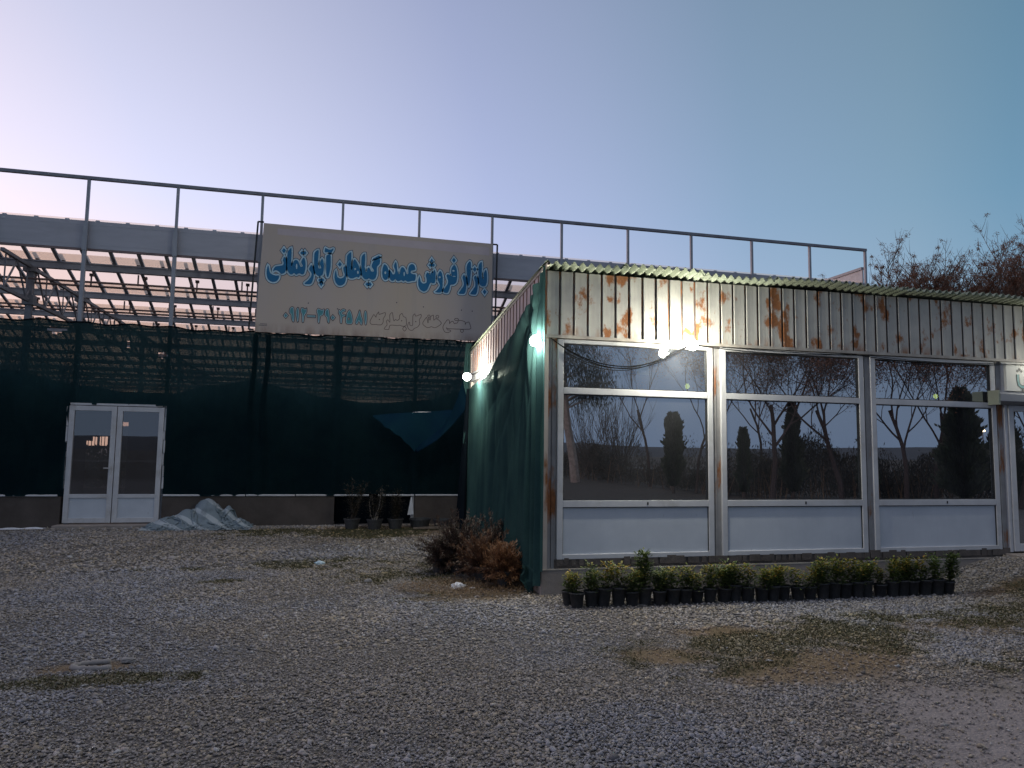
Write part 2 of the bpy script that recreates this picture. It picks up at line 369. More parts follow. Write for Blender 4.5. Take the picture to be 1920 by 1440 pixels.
def mossmask(x, y):
    n = (fbm(x*1.7+9, y*1.7+4, 23, 4)-.5)+.6*(fbm(x*6+2, y*6, 57, 4)-.5)
    d = np.maximum.reduce([ell(x,y,-1.45,5.72,.72,.16,2)*1.5, ell(x,y,3.25,5.8,.5,.26,-5)*1.3, ell(x,y,4.3,5.9,2.0,.7,8)*1.2, ell(x,y,-.3,10.8,1.2,.5,10)*.8, ell(x,y,1.0,9.8,1.0,1.4,20), ell(x,y,.6,14.9,3.0,1.0,0)*1.3, ell(x,y,6.0,6.3,1.9,.6,5)*.9, ell(x,y,8.1,6.6,1.2,.7,0), ell(x,y,7.0,5.2,1.5,.5,10)*.5, ell(x,y,-1.2,9.6,.25,.14,0), ell(x,y,-1.0,14.5,1.0,.6,0)*.7])
    return np.clip(sstep(-.15, .75, d*.8+n*1.7), 0, 1)
xs = np.unique(np.concatenate([np.linspace(-1500,-60,12), np.linspace(-60,-14,24), np.arange(-14,16,.07), np.linspace(16,60,24), np.linspace(60,1500,12)]))
ys = np.unique(np.concatenate([np.linspace(-1500,-60,12), np.linspace(-60,1.4,40), np.arange(1.4,17.2,.07), np.linspace(17.2,70,24), np.linspace(70,1500,12)]))
XX, YY = np.meshgrid(xs, ys); ZZ = hgt(XX, YY)
far = np.clip((np.abs(XX)-14)/4, 0, 1)+np.clip((-YY-1)/3, 0, 1)+np.clip((YY-17)/2, 0, 1); ZZ = ZZ*(1-np.clip(far, 0, 1))
ZZ = ZZ-.012
nx, ny = len(xs), len(ys)
vv = np.stack([XX.ravel(), YY.ravel(), ZZ.ravel()], 1)
ii = (np.arange(ny-1)[:,None]*nx+np.arange(nx-1)[None]).ravel()
ff = np.stack([ii, ii+1, ii+nx+1, ii+nx], 1)
def npmesh(name, v, f, m, cols=None, smooth=False):
    me = bpy.data.meshes.new(name); k = f.shape[1]
    me.vertices.add(len(v)); me.vertices.foreach_set('co', v.astype(np.float32).ravel())
    me.loops.add(f.size); me.loops.foreach_set('vertex_index', f.astype(np.int32).ravel())
    me.polygons.add(len(f)); me.polygons.foreach_set('loop_start', np.arange(0, f.size, k, dtype=np.int32))
    try: me.polygons.foreach_set('loop_total', np.full(len(f), k, dtype=np.int32))
    except Exception: pass
    if smooth: me.polygons.foreach_set('use_smooth', np.ones(len(f), bool))
    me.update(); me.validate()
    if cols is not None:
        a = me.color_attributes.new('tone', 'FLOAT_COLOR', 'POINT'); a.data.foreach_set('color', cols.astype(np.float32).ravel())
    me.materials.append(m); o = bpy.data.objects.new(name, me); COL.objects.link(o); return o
M_ground = newmat('gravel_ground')
def _m():
    g = G(M_ground); v = g.coord()
    at = g.n('ShaderNodeAttribute'); at.attribute_name = 'tone'; sx = g.n('ShaderNodeSeparateXYZ'); g.l(at.outputs['Vector'], sx.inputs[0])
    vo = g.n('ShaderNodeTexVoronoi'); vo.inputs['Scale'].default_value = 26; g.l(v, vo.inputs['Vector'])
    vo.inputs['Scale'].default_value = 48; hs = g.n('ShaderNodeSeparateColor'); g.l(vo.outputs['Color'], hs.inputs[0])
    st = g.ramp(hs.outputs[0], .0, 1, (.09,.088,.09), (.30,.29,.29)); st = g.mix(g.ramp(vo.outputs['Distance'], .25, .7), st, (.085,.078,.078))
    big = g.noise(v, .5, 5); st = g.mix(g.ramp(big, .35, .7), st, g.mix(.5, st, (.11,.095,.08)))
    dirt = g.mix(at.outputs['Alpha'], g.mix(g.noise(v, 9, 8, .7), (.11,.078,.048), (.17,.125,.08)), g.mix(g.noise(v, 5, 9, .75), (.155,.135,.135), (.27,.245,.25))); moss = g.mix(g.noise(v, 30, 6, .7), (.045,.045,.02), (.12,.095,.045))
    col = g.mix(sx.outputs[0], st, dirt); col = g.mix(sx.outputs[1], col, moss); col = g.mix(sx.outputs[2], col, g.mix(g.noise(v, 1.5, 6), (.05,.042,.034), (.09,.075,.06)))
    b = g.bsdf(col, .9); g.bump(b, vo.outputs['Distance'], .7, -.02); g.l(b.outputs[0], g.out.inputs[0])
_m()
cols = np.ones((len(vv), 4)); dm = dirtmask(vv[:,0], vv[:,1]); mm = mossmask(vv[:,0], vv[:,1])
near = (np.abs(vv[:,0]) < 15) & (vv[:,1] > 1) & (vv[:,1] < 17.5)
cols[:,0] = np.where(near, dm, 0); cols[:,1] = np.where(near, mm*.85, 0); cols[:,2] = np.clip((-vv[:,1]-3)/5, 0, 1)+np.clip((vv[:,1]-17)/2, 0, 1)
cols[:,2] = np.clip(cols[:,2], 0, 1)
cols[:,3] = sstep(5.0, 4.3, vv[:,1]-(vv[:,0]-4)*.12)*(vv[:,0] > 1)
tag(npmesh('ground', vv, ff, M_ground, cols, True), kind='structure')

# loose crushed stones on top of the ground
M_chip = newmat('crushed_stone')
def _m():
    g = G(M_chip); at = g.n('ShaderNodeAttribute'); at.attribute_name = 'tone'
    v = g.coord(); col = g.mix(g.ramp(g.noise(v, 120, 3), .4, .65, (0,0,0), (.4,.4,.4)), at.outputs['Color'], (.09,.085,.085))
    b = g.bsdf(col, .85, 0, .3); g.l(b.outputs[0], g.out.inputs[0])
_m()
rng = np.random.default_rng(5)
def stones(n, y0, y1, s0, s1, keepdirt=.14):
    y = np.sqrt(rng.random(n)*(y1**2-y0**2)+y0**2)
    lo_ = -.52*y-.6; hi_ = 1.32*y+.8
    x = lo_+rng.random(n)*(hi_-lo_)
    shop = (x > 2.35) & (y > 8.12)
    pots = (x > 2.46) & (x < 7.28) & (y > 7.30) & (y < 7.7) & (rng.random(n) < .7)
    gh = (y > 16.2)
    k = ~(shop | gh | pots)
    k &= rng.random(n) > dirtmask(x, y)**1.3*(1-keepdirt)
    k &= rng.random(n) > mossmask(x, y)*.62
    thin = fbm(x*.6, y*.6, 51, 3); k &= rng.random(n) < .35+1.1*thin
    x, y = x[k], y[k]; n = len(x)
    s = (s0+(s1-s0)*rng.random(n)**1.6)
    s = s*(.75+.6*fbm(x*.8, y*.8, 61, 3)); s = np.where(rng.random(n) < .035, s*2.0, s)
    base = np.array([(-1,0,-.2),(1,0,.2),(.2,-1,0),(-.2,1,.1),(0,.2,-1),(0,-.1,1)], float)*.62
    v = base[None]*(1+rng.uniform(-.4,.4,(n,6,3)))+rng.uniform(-.16,.16,(n,6,3))
    v = v*np.stack([s*rng.uniform(.8,1.5,n), s*rng.uniform(.6,1.,n), s*rng.uniform(.4,.75,n)], 1)[:,None,:]
    a = rng.random(n)*6.283; t = rng.normal(0,.35,n); c, s_ = np.cos(t)[:,None], np.sin(t)[:,None]
    vx, vy, vz = v[...,0], v[...,1]*c-v[...,2]*s_, v[...,1]*s_+v[...,2]*c
    c, s_ = np.cos(a)[:,None], np.sin(a)[:,None]
    wx = vx*c-vy*s_+x[:,None]; wy = vx*s_+vy*c+y[:,None]
    wz = vz+(hgt(x, y)+s*.12*rng.random(n)-.006)[:,None]
    f = np.array([(1,3,5),(3,0,5),(0,2,5),(2,1,5),(3,1,4),(0,3,4),(2,0,4),(1,2,4)])
    ff_ = (np.arange(n)[:,None,None]*6+f[None]).reshape(-1,3)
    big = fbm(x*.45+7, y*.45, 77, 4); tone = rng.uniform(.15,.33,n)*(.82+.5*big)*np.where(rng.random(n) < .06, .45, 1)
    warm = sstep(.42, .62, fbm(x*.5+1, y*.5+3, 91, 4)+.05*(y-5)/3); hue = rng.random(n)
    rgb = np.stack([tone*(1+.10*(hue>.7)), tone*(1+.02*(hue>.7)), tone*(1.12-.18*(hue>.7))], 1)
    rgb = rgb*np.stack([1+.10*warm, 1+.01*warm, 1-.14*warm], 1)
    ms = mossmask(x, y)[:,None]; ds = np.clip(dirtmask(x, y)*1.3, 0, 1)[:,None]*(1-sstep(5.0, 4.3, y-(x-4)*.12)*(x > 1))[:,None]
    rgb = rgb*(1-ms*.75)+ms*.75*rgb*np.array([.72,.66,.36]); rgb = rgb*(1-ds*.6)+ds*.6*rgb*np.array([.95,.78,.55])
    rgb[rng.random(n) < .012] = (.40,.40,.41)
    cl = np.ones((n,6,4)); cl[...,:3] = rgb[:,None,:]
    return np.stack([wx,wy,wz],2).reshape(-1,3), ff_, cl.reshape(-1,4)
parts = [stones(165000, 2.8, 6.2, .010, .021), stones(150000, 6.2, 10.5, .015, .028), stones(95000, 10.5, 16.3, .026, .044)]
V = []; F = []; Cc = []; b0 = 0
for v_, f_, c_ in parts: V.append(v_); F.append(f_+b0); Cc.append(c_); b0 += len(v_)
tag(npmesh('gravel', np.concatenate(V), np.concatenate(F), M_chip, np.concatenate(Cc)), 'loose grey crushed stone gravel covering the yard', 'gravel', kind='stuff')
# moss and short grass tufts
def tufts(n, mask, x0, x1, y0, y1, m, name, label, cat, hh=.03, thr=.35):
    x = rng.uniform(x0,x1,n); y = rng.uniform(y0,y1,n); k = mask(x,y) > thr+rng.random(n)*.5; k &= ~((x > 2.35) & (y > 8.1)); x, y = x[k], y[k]; n = len(x)
    a = rng.random(n)*6.283; l_ = hh*rng.uniform(.4,1.5,n); w_ = .004+.006*rng.random(n); z = hgt(x,y)-.008
    dx, dy = np.cos(a), np.sin(a); lean = rng.uniform(-.8,.8,(n,2))
    p0 = np.stack([x-dx*w_, y-dy*w_, z],1); p1 = np.stack([x+dx*w_, y+dy*w_, z],1); p2 = np.stack([x+lean[:,0]*l_, y+lean[:,1]*l_, z+l_],1)
    v = np.stack([p0,p1,p2],1).reshape(-1,3); f = np.arange(3*n).reshape(-1,3)
    return tag(npmesh(name, v, f, m), label, cat, kind='stuff')
tufts(420000, mossmask, -3, 10, 4.5, 16.2, M_moss, 'moss', 'dull green moss and short grass in patches between the stones', 'moss', .018, .28)
# ------------------------------------------------------------------ greenhouse
YG = 16.5; PX0 = -4.975; PD = 1.7134
XL, XR = PX0-9*PD, PX0+11*PD
gh = thing('greenhouse', 'long grey steel greenhouse with open top frame and translucent sawtooth roof', 'greenhouse', (0, YG, 0))
def part(mb, name, m, parent=gh, **k):
    o = mb.build(name, m, parent, **k)
    if parent is gh: o.matrix_parent_inverse = Matrix.Translation((0, -YG, 0))
    return o
for i in range(-9, 12):
    x = PX0+i*PD; b = MB(); b.box(x-.035, x+.035, YG-.04, YG+.04, 0, 6.2); b.box(x-.027, x+.027, YG-.03, YG+.03, 6.2, 7.10)
    b.box(x-.045, x+.045, YG-.055, YG-.04, 5.60, 6.10); part(b, 'post', M_ghpost)
b = MB(); b.box(XL-.03, XR+.035, YG-.04, YG+.04, 7.10, 7.165); part(b, 'top_rail', M_steel)
b = MB(); b.box(XL, XR+.05, YG+.05, YG+.09, 5.66, 6.24)
for z in (5.74, 6.15): b.box(XL, XR+.05, YG+.047, YG+.05, z, z+.007)
part(b, 'panel_band', M_band)
b = MB(); b.box(XL, XR, YG+.05, YG+.10, 5.615, 5.655); part(b, 'lower_rail', M_pipe)
# white side panel that returns towards the back at the right end
b = MB(); b.box(XR-.02, XR+.02, YG+.10, YG+5, 5.7, 6.62); part(b, 'side_panel', M_upvc)
b = MB(); b.box(XR-.05, XR+.05, YG+.10, YG+5, 6.62, 6.69); part(b, 'side_rail', M_ghpost)
# spans
GUT0, SPAN, NS = 18.15, 3.42, 11
HG, HR = 5.70, 6.30
for k in range(NS):
    yg = GUT0+k*SPAN; ridge = yg-SPAN/2
    b = MB(); t_ = .006
    x0, x1 = XL, XR
    if k == 0: ridge = YG+.12
    b.quad((x0,ridge,HR),(x1,ridge,HR),(x1,yg-.06,HG+.03),(x0,yg-.06,HG+.03))
    rn = yg+SPAN/2
    if k < NS-1: b.quad((x0,yg+.06,HG+.03),(x1,yg+.06,HG+.03),(x1,rn,HR),(x0,rn,HR))
    sheet = part(b, 'roof_sheet', M_glaz)
    b = MB()
    xx = PX0-9*PD+.17
    while xx < XR:
        b.bar((xx,ridge,HR-.035),(xx,yg,HG-.01), .075, .045)
        xx += PD/3
    part(b, 'glazing_grid', M_gutter)
    b = MB(); b.box(XL, XR, yg-.06, yg+.06, HG-.165, HG-.02); b.box(XL, XR, yg-.08, yg+.08, HG-.03, HG+.0)
    part(b, 'gutter', M_gutter)
    b = MB()
    for dy, dz in ((-.05, 0), (.12, -.06)): b.tube([(XL,yg+dy,5.27+dz),(XR,yg+dy,5.27+dz)], .026, 6)
    xx = XL+.4
    while xx < XR:
        b.box(xx-.015, xx+.015, yg-.065, yg-.035, 5.27, HG-.2); b.box(xx+.09, xx+.12, yg+.105, yg+.135, 5.21, HG-.2); b.box(xx+.07, xx+.15, yg+.08, yg+.15, HG-.26, HG-.2)
        xx += 1.12
    part(b, 'heating_pipe', M_pipe)
YB = GUT0+(NS-1)*SPAN
TR = [-20.1, -13.3, -6.5, .23, 7.05]
for x in TR:
    b = MB(); b.box(x-.035, x+.035, YG+.1, YB, 5.50, 5.57); b.box(x-.035, x+.035, YG+.1, YB, 4.74, 4.81)
    y = YG+.3; up = True
    while y < YB-.6:
        b.bar((x,y,4.8 if up else 5.5),(x,y+.57,5.5 if up else 4.8), .03, .03, (1,0,0)); b.box(x-.012, x+.012, y-.012, y+.012, 4.8, 5.5) if up else None
        y += .57; up = not up
    part(b, 'roof_truss', M_steel)
    for k in range(0, NS):
        if k % 2 == 0 and k < 3 and x > 5: continue
        y = GUT0+k*SPAN
        if k % 2 == 0 and k > 0: continue
        b = MB(); b.box(x-.06, x+.06, y-.06, y+.06, 0, 5.5); b.box(x-.11, x+.11, y-.11, y+.11, 4.68, 4.9); b.box(x-.13, x+.13, y-.13, y+.13, 5.42, 5.52)
        part(b, 'inner_column', M_steel)
# extra slender bracing seen through the net
for y in (GUT0+4*SPAN, GUT0+8*SPAN):
    b = MB(); b.box(XL, XR, y-.03, y+.03, 4.40, 4.46); b.box(XL, XR, y-.03, y+.03, 3.86, 3.92)
    x = XL; up = True
    while x < XR-.6:
        b.bar((x,y,3.9 if up else 4.42),(x+.57,y,4.42 if up else 3.9), .03, .03); x += .57; up = not up
    part(b, 'cross_truss', M_steel)
# back wall, translucent above, opaque below with a few small windows
b = MB(); b.box(XL, XR, YB+.02, YB+.05, 2.9, HG); part(b, 'back_glazing', M_glaz)
b = MB(); x = XL
while x < XR: b.box(x-.04, x+.04, YB-.06, YB-.01, 0, HG-.2); x += PD
for z in (3.4, 4.3, 5.1): b.box(XL, XR, YB-.09, YB-.065, z-.03, z+.03)
part(b, 'back_frame', M_steel)
wx0, wx1 = -15.2, -13.7
b = MB(); b.box(XL, wx0, YB, YB+.03, 0, 2.9); b.box(wx1, XR, YB, YB+.03, 0, 2.9); b.box(wx0, wx1, YB, YB+.03, 0, .9); b.box(wx0, wx1, YB, YB+.03, 2.2, 2.9); b.box(wx0, wx1, YB, YB+.03, 1.45, 1.62)
for i in range(1, 8): b.box(wx0+i*.19-.02, wx0+i*.19+.02, YB-.005, YB+.02, .9, 2.2)
part(b, 'back_wall', M_dark)
for x, nm in ((XL, 'end_wall'), (XR, 'end_wall')):
    b = MB(); b.box(x-.02, x+.02, YG+.1, YB, 0, 3.6); part(b, nm, M_netopaque)
    b = MB(); b.box(x-.012, x+.012, YG+.1, YB, 3.6, 5.66); part(b, 'end_glazing', M_glaz)
# low wall of brown render, white sill pipe, threshold
b = MB(); b.box(XL, -5.06, YG-.12, YG+.03, -.05, .585); b.box(-3.22, .2, YG-.12, YG+.03, -.05, .585); b.box(1.92, XR, YG-.12, YG+.03, -.05, .585)
part(b, 'low_wall', M_lowwall, bevel=.01)
segs = [(-9.9,-7.0),(-6.97,-5.12),(-3.2,-1.62),(-1.6,-.62),(-.6,.92),(1.12,1.90),(1.93,2.93),(2.96,6.2),(6.23,10.4),(10.43,13.8)]
for a_, c_ in segs:
    b = MB(); b.tube([(a_,YG-.13,.615),(c_,YG-.13,.612)], .021, 8); part(b, 'sill_batten', M_upvc)
b = MB(); b.box(-5.1, -3.15, YG-.42, YG+.1, -.05, .05); part(b, 'threshold', M_concrete, bevel=.01)
b = MB(); b.box(.22, 1.9, YG+.02, YG+.03, 0, .6); b.box(.24,.28,YG-.03,YG-.01,.10,.58); part(b, 'vent_opening', M_netopaque)
# two-leaf door
yd = YG-.10
for lx0, lx1, hx in ((-5.01, -4.145, -4.20), (-4.13, -3.262, None)):
    fr = MB(); z0, z1, s = .075, 2.40, .095
    fr.box(lx0, lx0+s, yd-.035, yd+.035, z0, z1); fr.box(lx1-s, lx1, yd-.035, yd+.035, z0, z1)
    fr.box(lx0+s, lx1-s, yd-.035, yd+.035, z1-s, z1); fr.box(lx0+s, lx1-s, yd-.035, yd+.035, z0, z0+s); fr.box(lx0+s, lx1-s, yd-.035, yd+.035, .565, .64)
    d = part(fr, 'door', M_upvc, bevel=.004)
    q = MB(); q.box(lx0+s, lx1-s, yd-.012, yd+.012, z0+s, .565); q.build('door_panel', M_upvc_panel, d)
    q = MB(); q.quad((lx0+s,yd,.64),(lx1-s,yd,.64),(lx1-s,yd,z1-s),(lx0+s,yd,z1-s)); q.build('door_glass', M_doorglass, d)
    if hx:
        q = MB(); q.box(hx-.012, hx+.012, yd-.06, yd-.035, 1.03, 1.20); q.bar((hx,yd-.07,1.16),(hx-.12,yd-.07,1.16), .018, .02); q.build('door_handle', M_upvc, d)
b = MB(); b.box(-5.0, -3.3, yd-.03, yd+.02, 2.415, 2.455); part(b, 'door_head', M_upvc)
r2_ = random.Random(3)
for sx in (-5.035, -3.235):
    b = MB(); z = .75
    while z < 2.35:
        h_ = r2_.uniform(.12,.3); o_ = r2_.uniform(-.012,.012); b.box(sx-.016+o_, sx+.016+o_, yd-.02, yd+.02, z, min(z+h_, 2.38)); z += h_+.012
    part(b, 'foam_strip', M_upvc)

# ------------------------------------------------------------------ dark net stretched over the front
def topz(x): return 4.07+.015*math.sin(x*3.1)+.02*math.sin(x*7.7+1)+.02*math.sin(x*.9)
b = MB(); x0, x1 = XL, XR; NU = 760; NV = 78
def holes(x, z):
    if abs(x+5.35) < .20 and 3.93-(.20-abs(x+5.35))*.55 < z < 3.95: return True
    if abs(x+3.36) < .10 and 3.50-(.10-abs(x+3.36))*.8 < z < 3.52+(.1-abs(x+3.36))*.35: return True
    if abs(x+4.02) < .02 and abs(z-3.68) < .06: return True
    if -5.04 < x < -3.235 and z < 2.44: return True
    if .2 < x < 1.9 and z < .63: return True
    return False
def nf(u, v):
    x = x0+(x1-x0)*u; zt = topz(x); zb = .60
    z = zb+(zt-zb)*v
    w_ = .035*math.sin(x*3.667+z*.25)*(1-v*.6)+.020*math.sin(x*9+z*2.2)+.012*math.sin(x*21-z*1.4)+.03*math.sin(z*3+x*1.6)
    return (x, YG-.10-abs(w_)*.9, z)
b.grid(nf, NU, NV)
b.f = [f for f in b.f if not holes(sum(b.v[i][0] for i in f)/4, sum(b.v[i][2] for i in f)/4)]
net = b.build('shade_net', M_net, smooth=True); tag(net, 'huge dark shade net stretched across the greenhouse front below the open frame', 'shade net')
b = MB()
for x in (-1.62, -1.36, -6.9, 3.1):
    b = MB(); b.grid(lambda u, v: (x+.10*u+.03*math.sin(v*9), YG-.145-.01*math.sin(u*6), .64+3.38*v), 3, 20); b.build('overlap_fold', M_net, net, smooth=True)
b = MB(); b.tube([(x0+(x1-x0)*i/200, YG-.115, topz(x0+(x1-x0)*i/200)) for i in range(201)], .016, 5); b.build('hem', M_netopaque, net)
# inner blackout cloth with sagging top edge
sw = [(-21,3.3),(-12,3.2),(-8,3.25),(-6.33,3.06),(-4.98,2.80),(-4.1,2.69),(-3.29,2.69),(-2.37,2.9),(-1.65,3.02),(-1.41,2.97),(-.7,2.85),(-.18,2.72),(.965,2.6),(2.146,2.7),(3.0,2.95),(4.5,3.1),(9,2.9),(13.9,3.0)]
def swz(x):
    for (a_, za), (c_, zc) in zip(sw, sw[1:]):
        if a_ <= x <= c_:
            t = (x-a_)/(c_-a_); t = t*t*(3-2*t); return za+(zc-za)*t
    return 3
b = MB()
def nf2(u, v):
    x = -20.3+34.1*u; zt = swz(x)+.05; return (x, YG+.45+.05*math.sin(x*5), zt*v)
b.grid(nf2, 300, 30)
b.f = [f for f in b.f if not (-4.95 < b.v[f[0]][0] < -3.35 and b.v[f[0]][2] < 2.25 and (b.v[f[0]][0] < -4.10 and b.v[f[0]][2] < 1.55+.55*(b.v[f[0]][0]+4.95)/.8))]
o = b.build('blackout_cloth', M_netopaque, smooth=True); tag(o, 'near-black cloth hanging inside the greenhouse with a sagging upper edge', 'blackout cloth')
b = MB(); rb = random.Random(6); b.box(-12, 1.5, 19.0, 20.6, .0, .62)  # dark bench and leaves added to cover the bright interior floor
b.build('dummy', M_dark); bench_o = bpy.data.objects['dummy']; bench_o.name = 'added_bench'; tag(bench_o, 'added low dark bench covering the lit floor behind the greenhouse door', 'bench')
b = MB()
for i in range(9000):
    x = rb.uniform(-12,1.5); y = rb.uniform(19.0,20.6); z = .62+rb.random()**1.5*.9; h_ = rb.uniform(.05,.12)
    b.v += [(x,y,z),(x+h_,y+rb.uniform(-.05,.05),z+h_*.7),(x+rb.uniform(-.05,.05),y,z+h_*1.3)]; n_ = len(b.v); b.f.append((n_-3,n_-2,n_-1))
tag(b.build('added_plants', M_cyp), 'added dark mass of leaves covering the lit floor inside the greenhouse', 'nursery plants', kind='stuff')
# white film rag by the vent opening
b = MB(); b.add([(1.83,YG-.16,.57),(1.90,YG-.15,.20),(1.76,YG-.19,.19),(1.86,YG-.14,.58),(1.9,YG-.13,.21),(1.80,YG-.15,.20)], [(0,1,2),(3,4,1,0),(0,2,5,3),(3,5,4),(1,4,5,2)])
tag(b.build('plastic_rag', M_litter), 'narrow white plastic rag hanging at the right edge of the low wall opening', 'plastic rag')

# ------------------------------------------------------------------ signboard
M_sign = newmat('faded_sign_sheet')
def _m():
    g = G(M_sign); v = g.coord()
    col = g.mix(g.ramp(g.noise(g.coord((1,1,.35)), .9, 5), .35, .7), (.45,.385,.35), (.47,.385,.305))
    sx = g.n('ShaderNodeSeparateXYZ'); g.l(v, sx.inputs[0])
    ed = g.n('ShaderNodeMapRange'); ed.inputs[1].default_value = 4.30; ed.inputs[2].default_value = 4.06; g.l(sx.outputs['Z'], ed.inputs[0])
    nz = g.n('ShaderNodeMath', operation='MULTIPLY'); g.l(ed.outputs[0], nz.inputs[0]); g.l(g.ramp(g.noise(g.coord((1,1,.3)), 4, 8, .7), .38, .75), nz.inputs[1])
    col = g.mix(nz.outputs[0], col, (.16,.075,.05))
    dr = g.ramp(g.noise(g.coord((1,1,.06)), 5, 5), .55, .8, (0,0,0), (.35,.35,.35)); col = g.mix(dr, col, (.36,.32,.30))
    b = g.bsdf(col, .45); g.l(b.outputs[0], g.out.inputs[0])
_m()
M_sblue = mat('sign_blue_paint', (.008,.12,.27), (.010,.14,.29), 8, .4, bump=0)
M_spale = mat('sign_pale_outline', (.46,.63,.71), None, 8, .4, bump=0)
M_snavy = mat('sign_dark_outline', (.03,.04,.10), None, 8, .4, bump=0)
M_steal = mat('sign_teal_paint', (.06,.23,.27), (.08,.27,.29), 8, .4, bump=0)
M_sbrown = mat('sign_thin_outline', (.10,.06,.065), None, 8, .4, bump=0)
M_sstripe = mat('sign_repaint_stripe', (.50,.43,.44), (.45,.38,.39), 3, .4, bump=0)
YS = 16.34
sb = thing('signboard', 'large weathered signboard with blue Persian lettering above the dark net', 'signboard', (1.0, YS, 4.07))
def spart(mb, name, m, par=sb, **k):
    o = mb.build(name, m, par, **k)
    if par is sb: o.matrix_parent_inverse = Matrix.Translation((-1.0, -YS, -4.07))
    return o
b = MB(); S4 = [(-1.575,4.065),(3.565,4.115),(3.578,6.405),(-1.49,6.445)]
b.add([(x,YS,z) for x,z in S4]+[(x,YS+.05,z) for x,z in S4], [(0,1,2,3),(7,6,5,4),(0,4,5,1),(1,5,6,2),(2,6,7,3),(3,7,4,0)])
spart(b, 'board', M_sign)
b = MB(); b.quad((-1.2,YS-.0015,6.35),(3.50,YS-.0015,6.31),(3.50,YS-.0015,6.12),(-1.2,YS-.0015,6.215)); spart(b, 'stripe', M_sstripe)
for xa, xb in (((-1.70,4.11),(-1.61,6.47)), ((3.66,4.15),(3.69,6.40))):
    s_ = -1 if xa[0] < 0 else 1; fr = MB()
    fr.bar((xa[0],YS+.02,xa[1]),(xb[0],YS+.02,xb[1]), .035, .035); fr.bar((xb[0],YS+.02,xb[1]),(xb[0]-s_*.12,YS+.02,xb[1]), .03, .03); fr.bar((xa[0],YS+.02,xa[1]),(xa[0]-s_*.1,YS+.02,xa[1]), .03, .03)
    spart(fr, 'frame', M_black)
def smooth_pts(p, sm):
    if not sm: return [Vector(q) for q in p]
    out = []; n = len(p)
    for i in range(n):
        p0, p1, p2, p3 = (Vector(p[(i+k) % n]) for k in (-1,0,1,2))
        a1 = (p1-p0).angle(p2-p1, 0)
        for t in (0, .34, .67):
            q = .5*((2*p1)+(p2-p0)*t+(2*p0-5*p1+4*p2-p3)*t*t+(3*p1-p0-3*p2+p3)*t**3); l_ = p1.lerp(p2, t); out.append(l_.lerp(q, .75))
    return out
def fill(polys, y, mb):
    from mathutils.geometry import tessellate_polygon
    lists = [[Vector((q.x, q.y, 0)) for q in P] for P in polys]
    tris = tessellate_polygon(lists); flat = [q for P in lists for q in P]; base = len(mb.v)
    mb.v.extend([(q.x, y, q.y) for q in flat])
    for t in tris:
        a_, b_, c_ = (flat[i] for i in t); s_ = (b_.x-a_.x)*(c_.y-a_.y)-(b_.y-a_.y)*(c_.x-a_.x)
        mb.f.append(tuple(base+i for i in (t if s_ > 0 else t[::-1])))
def band(P, w0, w1, y, mb):
    """closed strip between offsets w0 and w1 (outwards) of polygon P"""
    n = len(P); area = sum(P[i].x*P[(i+1) % n].y-P[(i+1) % n].x*P[i].y for i in range(n)); sg = 1 if area > 0 else -1
    ring = []
    for i in range(n):
        a_, b_, c_ = P[i-1], P[i], P[(i+1) % n]; d1 = (b_-a_); d2 = (c_-b_)
        if d1.length < 1e-6 or d2.length < 1e-6: d1 = d2 = (c_-a_)
        d1 = d1.normalized(); d2 = d2.normalized(); n1 = Vector((d1.y,-d1.x))*sg; n2 = Vector((d2.y,-d2.x))*sg; m_ = (n1+n2)
        m_ = m_.normalized() if m_.length > .2 else n1
        k_ = 1/max(.62, m_.dot(n1)); ring.append((b_+m_*w0*k_, b_+m_*w1*k_))
    base = len(mb.v)
    for a_, b_ in ring: mb.v += [(a_.x,y,a_.y),(b_.x,y,b_.y)]
    for i in range(n):
        j = (i+1) % n; mb.f.append((base+2*i, base+2*i+1, base+2*j+1, base+2*j))
